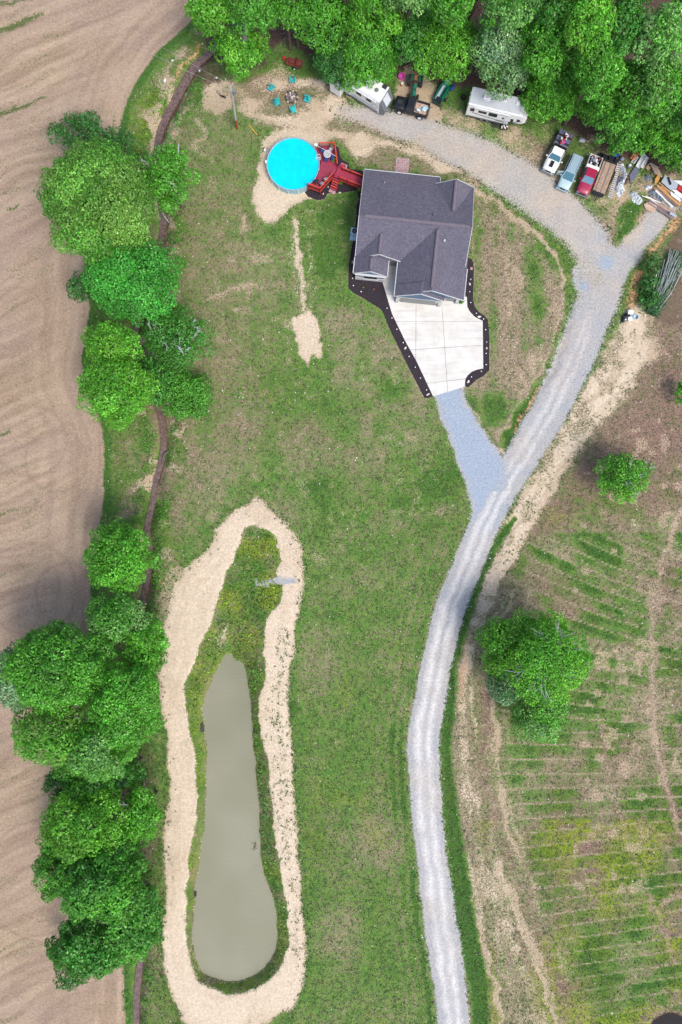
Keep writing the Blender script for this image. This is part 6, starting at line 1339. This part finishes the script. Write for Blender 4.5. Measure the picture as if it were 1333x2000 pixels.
T = [
 # u, v, ru, rv, h, colour, label, kwargs
 (160, 262, 64, 38, 4, 'dark', 'low dark straggly tree at the upper end of the creek row', dict(dens=.7, group=LEFT)),
 (236, 285, 34, 34, 3, 'dark', 'small thin dark shrub tree between field edge and creek', dict(dens=.45, group=LEFT)),
 (330, 350, 52, 66, 8, 'mid', 'bright green tree overhanging the creek right of the big olive crown', dict(group=LEFT, branches=4, dead=1, col2='bright')),
 (196, 402, 116, 116, 11, 'olive', 'biggest olive yellow crowned tree at the upper left', dict(group=LEFT, col2='mid', flat=.6, lobes=54, leaf=.27)),
 (262, 552, 96, 82, 8, 'emerald', 'broad emerald green tree directly below the olive giant', dict(group=LEFT, flat=.6)),
 (158, 562, 26, 32, 4, 'dark', 'small dark sapling on the field side of the emerald tree', dict(dens=.8, group=LEFT)),
 (222, 682, 62, 52, 8, 'bright', 'fresh green round crown, upper of the pair by the field', dict(group=LEFT, col2='lime')),
 (230, 765, 74, 72, 9, 'bright', 'fresh green yellowish crown, lower of the pair by the field', dict(group=LEFT, col2='lime', leaf=.26)),
 (346, 662, 72, 62, 5, 'deep', 'half dead tree with pale bare twigs right of the creek', dict(dens=.55, group=LEFT, branches=10, dead=1)),
 (362, 772, 58, 46, 2.6, 'mid', 'low wide green thicket tree below the half dead tree', dict(dens=.9, group=LEFT, flat=.4)),
 (300, 740, 40, 60, 4, 'deep', 'dark green tree filling the gap over the creek', dict(dens=.7, group=LEFT)),
 (237, 1090, 73, 68, 8, 'bright', 'lone round bright green tree above the large riverside clump', dict(group=LEFT)),
 (232, 1206, 66, 52, 9, 'mid', 'green crown with a pale left side under the lone round tree', dict(group=LEFT, col2='pale')),
 (286, 1258, 46, 62, 8, 'bright', 'green crown touching the pale dirt path at the top of the clump', dict(group=LEFT)),
 (120, 1300, 104, 86, 12, 'mid', 'huge billowing dark green crown over the field edge', dict(group=LEFT, col2='bright', lobes=50)),
 (34, 1325, 42, 72, 11, 'silver', 'silvery leaved crown at the left photo edge', dict(group=LEFT, col2='mid')),
 (105, 1425, 80, 66, 11, 'bright', 'yellow green crown below the huge billowing one', dict(group=LEFT, col2='olive')),
 (248, 1372, 76, 86, 11, 'mid', 'full green crown bulging onto the dirt path beside the pond', dict(group=LEFT, col2='bright')),
 (200, 1456, 78, 62, 11, 'bright', 'bright crown at the lower rim of the large clump', dict(group=LEFT, col2='pale')),
 (118, 1528, 34, 34, 6, 'dark', 'small dark tree in the notch between two clumps on the field side', dict(group=LEFT)),
 (182, 1540, 66, 40, 7, 'deep', 'dark crown between the large clump and the lime tree', dict(group=LEFT)),  # uses the deep leaf colour
 (165, 1600, 82, 74, 9, 'bright', 'lime tipped crown opposite the middle of the pond', dict(group=LEFT, col2='lime', lobes=30)),
 (278, 1590, 38, 60, 7, 'bright', 'narrow green crown beside the bench', dict(group=LEFT, branches=2, dead=1)),
 (122, 1648, 44, 40, 6, 'mid', 'small green crown wedged at the field side of the lime tipped one', dict(group=LEFT)),
 (232, 1652, 56, 44, 6, 'mid', 'low crown filling the gap between lime tipped and feathery trees', dict(group=LEFT)),
 (150, 1500, 48, 38, 7, 'mid', 'low crown tucked under the lower rim of the large clump', dict(group=LEFT)),
 (255, 1508, 34, 30, 5, 'deep', 'small dark crown above the bench', dict(group=LEFT)),
 (112, 1700, 42, 58, 7, 'mid', 'mid green crown over the field below the lime tipped one', dict(group=LEFT)),
 (205, 1715, 92, 74, 9, 'deep', 'dark feathery crown right above the lower creek', dict(group=LEFT, col2='bright', leaf=.34)),
 (262, 1790, 62, 76, 7, 'deep', 'dark feathery crown touching the path by the pond bottom', dict(group=LEFT, leaf=.34, col2='mid')),
 (182, 1835, 84, 60, 7, 'deep', 'lowest large dark crown of the creek row', dict(group=LEFT, leaf=.34, branches=3, dead=1)),
 (110, 1858, 22, 12, 4, 'dark', 'thin branch tipped sapling reaching over the field at lower left', dict(group=LEFT)),
 (140, 1900, 34, 30, 4, 'dark', 'sparse dark sapling at the very foot of the creek row', dict(group=LEFT, dens=.6)),
 (975, 1262, 42, 62, 6, 'bright', 'left lobe tree of the meadow clump beside the dirt track', dict(col2='lime')),
 (1056, 1282, 86, 98, 7, 'bright', 'large meadow tree with pale branches showing in its crown', dict(branches=16, dens=.8, col2='lime', leaf=.26)),
 (990, 1330, 42, 44, 5, 'silver', 'darker glossy leaved tree at the lower left of the meadow clump', dict(col2='dark', dens=.8)),
 (1052, 1392, 60, 58, 4.5, 'bright', 'lower tail tree of the meadow clump', dict(col2='pale', branches=3, dead=1, dens=.8)),
 (1212, 935, 48, 52, 4, 'bright', 'small isolated meadow tree with pale twigs on its right', dict(col2='lime', branches=5)),
 (1255, 915, 24, 26, 3, 'deep', 'thin sparse sapling leaning right of the small meadow tree', dict(dens=.3, branches=4)),
 (1334, 768, 14, 30, 2, 'bright', 'sapling cut by the right photo edge', dict()),
 # woodland
 (408, 22, 48, 48, 10, 'lime', 'pale lime crown at the woodland corner beside the field', dict(group=WOOD, col2='bright')),
 (470, 100, 60, 46, 8, 'bright', 'bright crown with a grey trunk above it over the creek bend', dict(group=WOOD, col2='lime')),
 (490, 15, 60, 50, 12, 'mid', 'mid green crown behind the trunk at top left of the woods', dict(group=WOOD)),
 (560, 20, 50, 42, 12, 'bright', 'yellow green crown at the top above the rusty trailer', dict(group=WOOD, col2='mid')),
 (632, 40, 62, 62, 12, 'mid', 'wide mid green crown above the red wheelbarrow', dict(group=WOOD, col2='bright')),
 (655, 118, 46, 50, 7, 'dark', 'dark low crown over the rear of the travel trailer', dict(group=WOOD)),
 (718, 108, 72, 66, 10, 'bright', 'big bright crown hanging over the travel trailer roof', dict(group=WOOD, col2='mid', lobes=34)),
 (728, 22, 66, 56, 14, 'bright', 'tall bright crown at the top centre', dict(group=WOOD, col2='lime')),
 (800, 62, 40, 70, 12, 'deep', 'narrow darker crown above the pink tub', dict(group=WOOD)),
 (800, -20, 60, 50, 14, 'pale', 'pale crown clipped by the top edge near the middle', dict(group=WOOD)),
 (868, 92, 68, 76, 9, 'lime', 'feathery yellow green crown above the small boat', dict(group=WOOD, col2='bright', leaf=.24)),
 (880, -5, 62, 50, 13, 'bright', 'bright crown at the top above the feathery one', dict(group=WOOD, col2='mid')),
 (986, 102, 64, 82, 11, 'pale', 'pale grey green crown standing over the long camper', dict(group=WOOD, col2='silver', leaf=.26)),
 (992, 8, 60, 54, 14, 'mid', 'green crown at the top above the pale crown', dict(group=WOOD, col2='pale')),
 (1062, 95, 52, 66, 13, 'bright', 'tall green crown right of the pale crown', dict(group=WOOD, col2='mid')),
 (1080, 176, 72, 66, 9, 'bright', 'spreading crown over the nose of the long camper', dict(group=WOOD, col2='lime', lobes=34)),
 (1080, 5, 48, 48, 14, 'deep', 'darker crown at the top right of centre', dict(group=WOOD)),
 (1150, 45, 56, 64, 15, 'bright', 'tall light crown near the top right', dict(group=WOOD, col2='lime')),
 (1165, 135, 50, 66, 13, 'mid', 'green crown in the middle of the right woods', dict(group=WOOD, col2='bright')),
 (1172, 205, 52, 44, 6, 'lime', 'low yellow green crown behind the flatbed truck', dict(group=WOOD, col2='bright')),
 (1225, 195, 58, 70, 11, 'mid', 'deep green crown behind the maroon pickup', dict(group=WOOD, col2='bright')),
 (1218, 60, 44, 60, 14, 'deep', 'dark green crown beside the dark gap at the top right', dict(group=WOOD)),  # deep leaf colour all over
 (1218, 268, 56, 32, 5, 'mid', 'low green crown just behind the deck trailer', dict(group=WOOD)),
 (1290, 80, 50, 66, 15, 'pale', 'tall pale crown in the top right corner', dict(group=WOOD, col2='bright')),
 (1290, 170, 54, 60, 12, 'bright', 'light crown at right below the tall corner crown', dict(group=WOOD, col2='pale')),
 (1290, 255, 58, 52, 8, 'bright', 'bright crown above the white troughs', dict(group=WOOD, col2='lime')),
 (1335, 300, 44, 46, 6, 'mid', 'green crown over the scrap heap at the right edge', dict(group=WOOD, col2='bright')),
 (1345, 210, 50, 60, 10, 'deep', 'dark crown cut by the right edge', dict(group=WOOD)),
 (1345, 30, 44, 50, 14, 'bright', 'crown cut by the top right corner', dict(group=WOOD)),
 (1250, -30, 56, 40, 15, 'deep', 'dark crown mostly above the frame at top right', dict(group=WOOD)),
 (1160, -50, 60, 50, 15, 'mid', 'crown mostly above the frame right of centre', dict(group=WOOD)),
 (940, -60, 60, 44, 14, 'mid', 'crown mostly above the frame over the long camper', dict(group=WOOD)),
 (680, -50, 60, 44, 14, 'mid', 'crown mostly above the frame at top centre left', dict(group=WOOD)),
 (570, -50, 60, 44, 13, 'mid', 'crown mostly above the frame at the left of the woods', dict(group=WOOD)),
]
for i, (u, v, ru, rv, h, c, lab, kw) in enumerate(T): tree(u, v, ru, rv, h, c, lab, 100+i, **kw)
# bare trunk seen through the corner crown
a = Vector(P3(478, 118, 2)); b = Vector(P3(479, 46, 9.5)); t = empty('broadleaf_tree', (a.x, a.y, 0), 0, 'pale grey bare trunk rising through the crowns at top left', 'tree')
MB().tube([(0, 0, 0), ((b.x-a.x)*.5, (b.y-a.y)*.5, 6), (b.x-a.x, b.y-a.y, 9.5)], [.42, .34, .24], 10).build('trunk', 'bark_grey', t); MB().tube([((b.x-a.x)*.5, (b.y-a.y)*.5, 5.5), ((b.x-a.x)*.8-.9, (b.y-a.y)*.8, 8.5)], [.12, .05], 6).build('bare_limb', 'bark_grey', t)

# cut brush pile at the right
cx, cy = P(1297, 555, .6); t = empty('cut_branches', (cx, cy, 0), 0, 'long heap of cut leafy branches with pale stems beside the side drive', 'brush pile')
q = np.random.RandomState(5); brm = MB(); A_, B_ = Vector(P3(1328, 490, .5)), Vector(P3(1272, 615, .3)); d = B_-A_
for i in range(42):
    s0 = q.rand()*.45; s1 = min(1, s0+.35+q.rand()*.3); off = q.uniform(-1, 1); nx = Vector((-d.y, d.x, 0)).normalized()
    p0 = A_+d*s0+nx*off*1.5; p1 = A_+d*s1+nx*off*.7; mpt = (p0+p1)/2+nx*q.uniform(-.3, .3); z = .35+q.rand()*.5
    brm.tube([(p0.x-cx, p0.y-cy, z), (mpt.x-cx, mpt.y-cy, z+.15), (p1.x-cx, p1.y-cy, z-.1)], [.05, .035, .015], 5)
brm.build('stems', 'dead_wood', t)
n_ = 5200; s_ = q.rand(n_)**.7; w_ = 1.5-.55*s_; off = q.normal(size=n_)*.5; nx = Vector((-d.y, d.x, 0)).normalized()
Cc = np.stack([A_.x+d.x*s_+nx.x*off*w_-cx, A_.y+d.y*s_+nx.y*off*w_-cy, .15+.65*np.exp(-off**2)*q.rand(n_)], 1)
leaves('foliage', Cc, q.normal(size=(n_, 3))*.5+np.array([0, 0, .8]), .24, (.055, .16, .07), q, t, cv=.4)
for k, (u, v, l) in enumerate(((1272, 530, 'upper'), (1265, 575, 'lower'))):
    tree(u, v, 20, 44 if k == 0 else 38, .7, 'dark', 'low dark wilted bush at the %s left side of the cut branches' % l, 300+k, name='shrub', lobes=10, flat=.5)
# bare logs on the brush
a = Vector(P3(1279, 538, 1.1)); b = Vector(P3(1275.5, 567, .9)); o = MB().tube([(0, 0, 0), tuple((b-a)*.5+Vector((.08, 0, .1))), tuple(b-a)], [.07, .08, .06], 7).build('bare_log', 'stone_pale', loc=tuple(a)); prop(o, 'longer peeled white branch lying on the dark wilted bushes', 'branch')
a = Vector(P3(1288, 527, 1.2)); b = Vector(P3(1279, 550, 1.0)); o = MB().tube([(0, 0, 0), tuple((b-a)*.4+Vector((-.15, 0, .1))), tuple(b-a)], [.05, .06, .04], 7).build('bare_log', 'stone_pale', loc=tuple(a)); prop(o, 'shorter curved white branch above the longer one', 'branch')

# ------------------------------------------------------------------ uncountable growth: leaves and tufts scattered by cover
def scatter(n_try, lay, u0=-60, v0=-60, u1=1393, v1=2060, seed=1, zoff=0):
    q = np.random.RandomState(seed); x = q.uniform((u0-666.5)/PXM, (u1-666.5)/PXM, n_try); y = q.uniform((1000-v1)/PXM, (1000-v0)/PXM, n_try); i = gi(x, y); k = q.rand(n_try) < lay[i]
    return x[k], y[k], i[k], q
def stuffleaf(name, x, y, i, q, zlo, zhi, size, col, label, cv=.35, up_=.9, tint=None):
    C_ = np.stack([x, y, Z[i]+zlo+(zhi-zlo)*q.rand(len(x))], 1)
    o = leaves(name, C_, np.tile(np.array([0, 0, .4]), (len(x), 1)), size, (1, 1, 1) if tint is not None else col, q, None, up_=up_, jit=.6, cv=cv, tint=tint); prop(o, label, kind='stuff'); return o
x, y, i, q = scatter(900000, np.clip(L['veg'], 0, 1)*.55, seed=3)
nn = fbm(x, y, 1.6, 3); yl = np.clip(L['yellow'][i]*1.2, 0, 1)[:, None]
tint = (np.array([.08, .26, .035])*(1-yl)+np.array([.22, .34, .03])*yl)*(.5+1.0*nn)[:, None]
stuffleaf('bank_weeds', x, y, i, q, .02, .45, .24, None, 'lush yellow green weeds covering pond and creek banks', tint=tint)
# tufts: small clusters
def tufts(name, n_try, lay, size, n_leaf, spread, col, label, seed, zhi=.15, area_=None):
    x, y, i, q = scatter(n_try, lay, seed=seed); k = len(x); sz = q.rand(k)**2*1.6+.5
    X2 = np.repeat(x, n_leaf)+q.normal(size=k*n_leaf)*spread*np.repeat(sz, n_leaf); Y2 = np.repeat(y, n_leaf)+q.normal(size=k*n_leaf)*spread*np.repeat(sz, n_leaf)
    return stuffleaf(name, X2, Y2, gi(X2, Y2), q, .02, zhi, size, col, label, cv=.35)
ok = (L['gravel'] < .5) & (s_flat > .3) & (L['none'] == 0)
wl = np.clip(L['weed'], 0, 1)*(fbm(X, Y, 1.6, 4) > np.where(re > .3, .36, .52))*ok*(s_bank > .2)
tufts('weed_tufts', 150000, wl*.42, .12, 9, .13, (.06, .115, .04), 'scattered dark green weed tufts on the bare dirt', 11)
ed = np.exp(-(np.abs(s_road)/.5)**2)*.5*ok; ed = np.maximum(ed, np.exp(-((s_ring-.2)/.5)**2)*.5)*ok*(s_bank > 0)
tufts('edge_tufts', 130000, ed*.5, .15, 8, .10, (.04, .10, .028), 'small green tufts fringing the gravel and dirt edges', 12)
gl = ok*(L['dirt'] < .4)*(L['soil'] < .3)*(s_creek > .3)*(s_water > .5)*(L['dark'] < .5)
lush = np.clip(L['lush'], 0, 1)
tufts('lawn_tufts', 260000, gl*lush*.55, .15, 4, .14, (.08, .15, .042), 'short uneven grass tufts over lawn and meadow', 13, .1)
tufts('dry_tufts', 200000, gl*(1-lush)*.5, .14, 4, .16, (.24, .19, .13), 'dry straw coloured tufts over lawn and meadow', 14, .1)
# white flower heads by the creek
fl = np.zeros(X.shape)
for u, v, r_ in ((384, 214, 8), (371, 231, 7), (360, 225, 5), (412, 205, 3), (265, 880, 5), (290, 918, 6), (286, 888, 4), (378, 60, 5), (322, 140, 6), (318, 160, 6), (392, 130, 3), (118, 9000, 1), (355, 190, 4)): fl = np.maximum(fl, mask(ell(u, v, r_, r_), .3))
x, y, i, q = scatter(200000, fl*.35, seed=21); stuffleaf('white_flowers', x, y, i, q, .2, .5, .12, (.75, .78, .72), 'patches of white flower heads along the creek', cv=.1)
# pebbles and pale clods
def pebbles(name, n_try, lay, col, label, seed, r=(.04, .11), mat='stone_pale'):
    x, y, i, q = scatter(n_try, lay, seed=seed); n_ = len(x); rr = r[0]+(r[1]-r[0])*q.rand(n_)**2
    base = np.array([[1, 0, 0], [0, 1, 0], [-1, 0, 0], [0, -1, 0], [0, 0, .8]]); V_ = (base[None]*rr[:, None, None]*(.7+.6*q.rand(n_, 5, 1)))+np.stack([x, y, Z[i]+.01], 1)[:, None]
    F_ = np.array([[0, 1, 4], [1, 2, 4], [2, 3, 4], [3, 0, 4]]); F_ = (F_[None]+5*np.arange(n_)[:, None, None]).reshape(-1, 3)
    o = npmesh(name, V_.reshape(-1, 3), F_, M[mat]); prop(o, label, kind='stuff')
gv_e = mask(np.abs(s_road-.15)-.15, .5)*ok.astype(float)*(V > 900)
pebbles('loose_stones', 90000, np.maximum(gv_e*.35, 0), None, 'loose pale gravel stones thrown onto the grass beside the drive', 31, (.04, .12), 'white_metal')
pebbles('lawn_stones', 60000, gl*np.clip((fbm(X, Y, 4, 2)-.5)*2, 0, .05), None, 'tiny pale stones dotted about the lawn', 32, (.05, .12))
# pond details
x, y = P(395, 1422, -1.1); o = MB().blob((0, 0, 0), (.35, .75, .35), 4, 10, 6).build('dark_boulder', 'stone_dark', loc=(x, y, -1.1), smooth=True); prop(o, 'dark oval boulder at the left shore of the pond', 'boulder')
x, y = P(382, 1746, -1.1); o = MB().blob((0, 0, 0), (.22, .4, .25), 7).build('dark_boulder', 'stone_dark', loc=(x, y, -1.1)); prop(o, 'small dark rock on the lower left shore of the pond', 'boulder')
x, y = P(499, 1652, -1.15); m = MB(); q2 = random.Random(3)
for k in range(9): a = q2.random()*6.28; l = q2.uniform(.3, .9); m.tube([(q2.uniform(-.3, .3), q2.uniform(-.5, .5), -.15), (l*math.cos(a)*.5, l*math.sin(a)*.7, .12), (l*math.cos(a), l*math.sin(a), -.02)], [.03, .02, .01], 4)
o = m.build('sunken_branch', 'stone_dark', loc=(x, y, -1.15)); prop(o, 'dark twiggy branch poking from the water at the right shore', 'branch')
a = Vector(P3(331, 880, -.2)); b = Vector(P3(316, 905, -.35)); o = MB().tube([(0, 0, 0), tuple((b-a)*.3+Vector((-.35, 0, .1))), tuple(b-a)], [.08, .1, .07], 8).build('drain_hose', 'black_paint', loc=tuple(a)); prop(o, 'black curved pipe dipping into the creek', 'pipe')
a = Vector(P3(330, 434, .3)); b = Vector(P3(320, 420, 1.2)); o = MB().tube([(0, 0, 0), tuple(b-a)], [.06, .08], 8).build('dead_limb', 'dead_wood', loc=tuple(a)); prop(o, 'pale dead limb poking out right of the olive tree', 'branch')
for k, (u, v, r_, l) in enumerate(((337, 118, .16, 'white junk lump among weeds left of the creek bend'), (322, 157, .2, 'pale grey scrap in weeds between field and creek'), (388, 131, .2, 'white lump of debris on the creek bank near the bend'), (423, 152, .18, 'single white stone above the sandy patch'), (300, 640, .16, 'white stone under the emerald tree by the creek'), (1137, 497, .0, ''))):
    if not l: continue
    x, y = P(u, v, .1); o = MB().blob((0, 0, .1), (r_*1.3, r_*.8, r_*.5), 50+k).build('debris', 'tarp_white', loc=(x, y, gz(x, y)), rz=k*1.1); prop(o, l, 'debris')
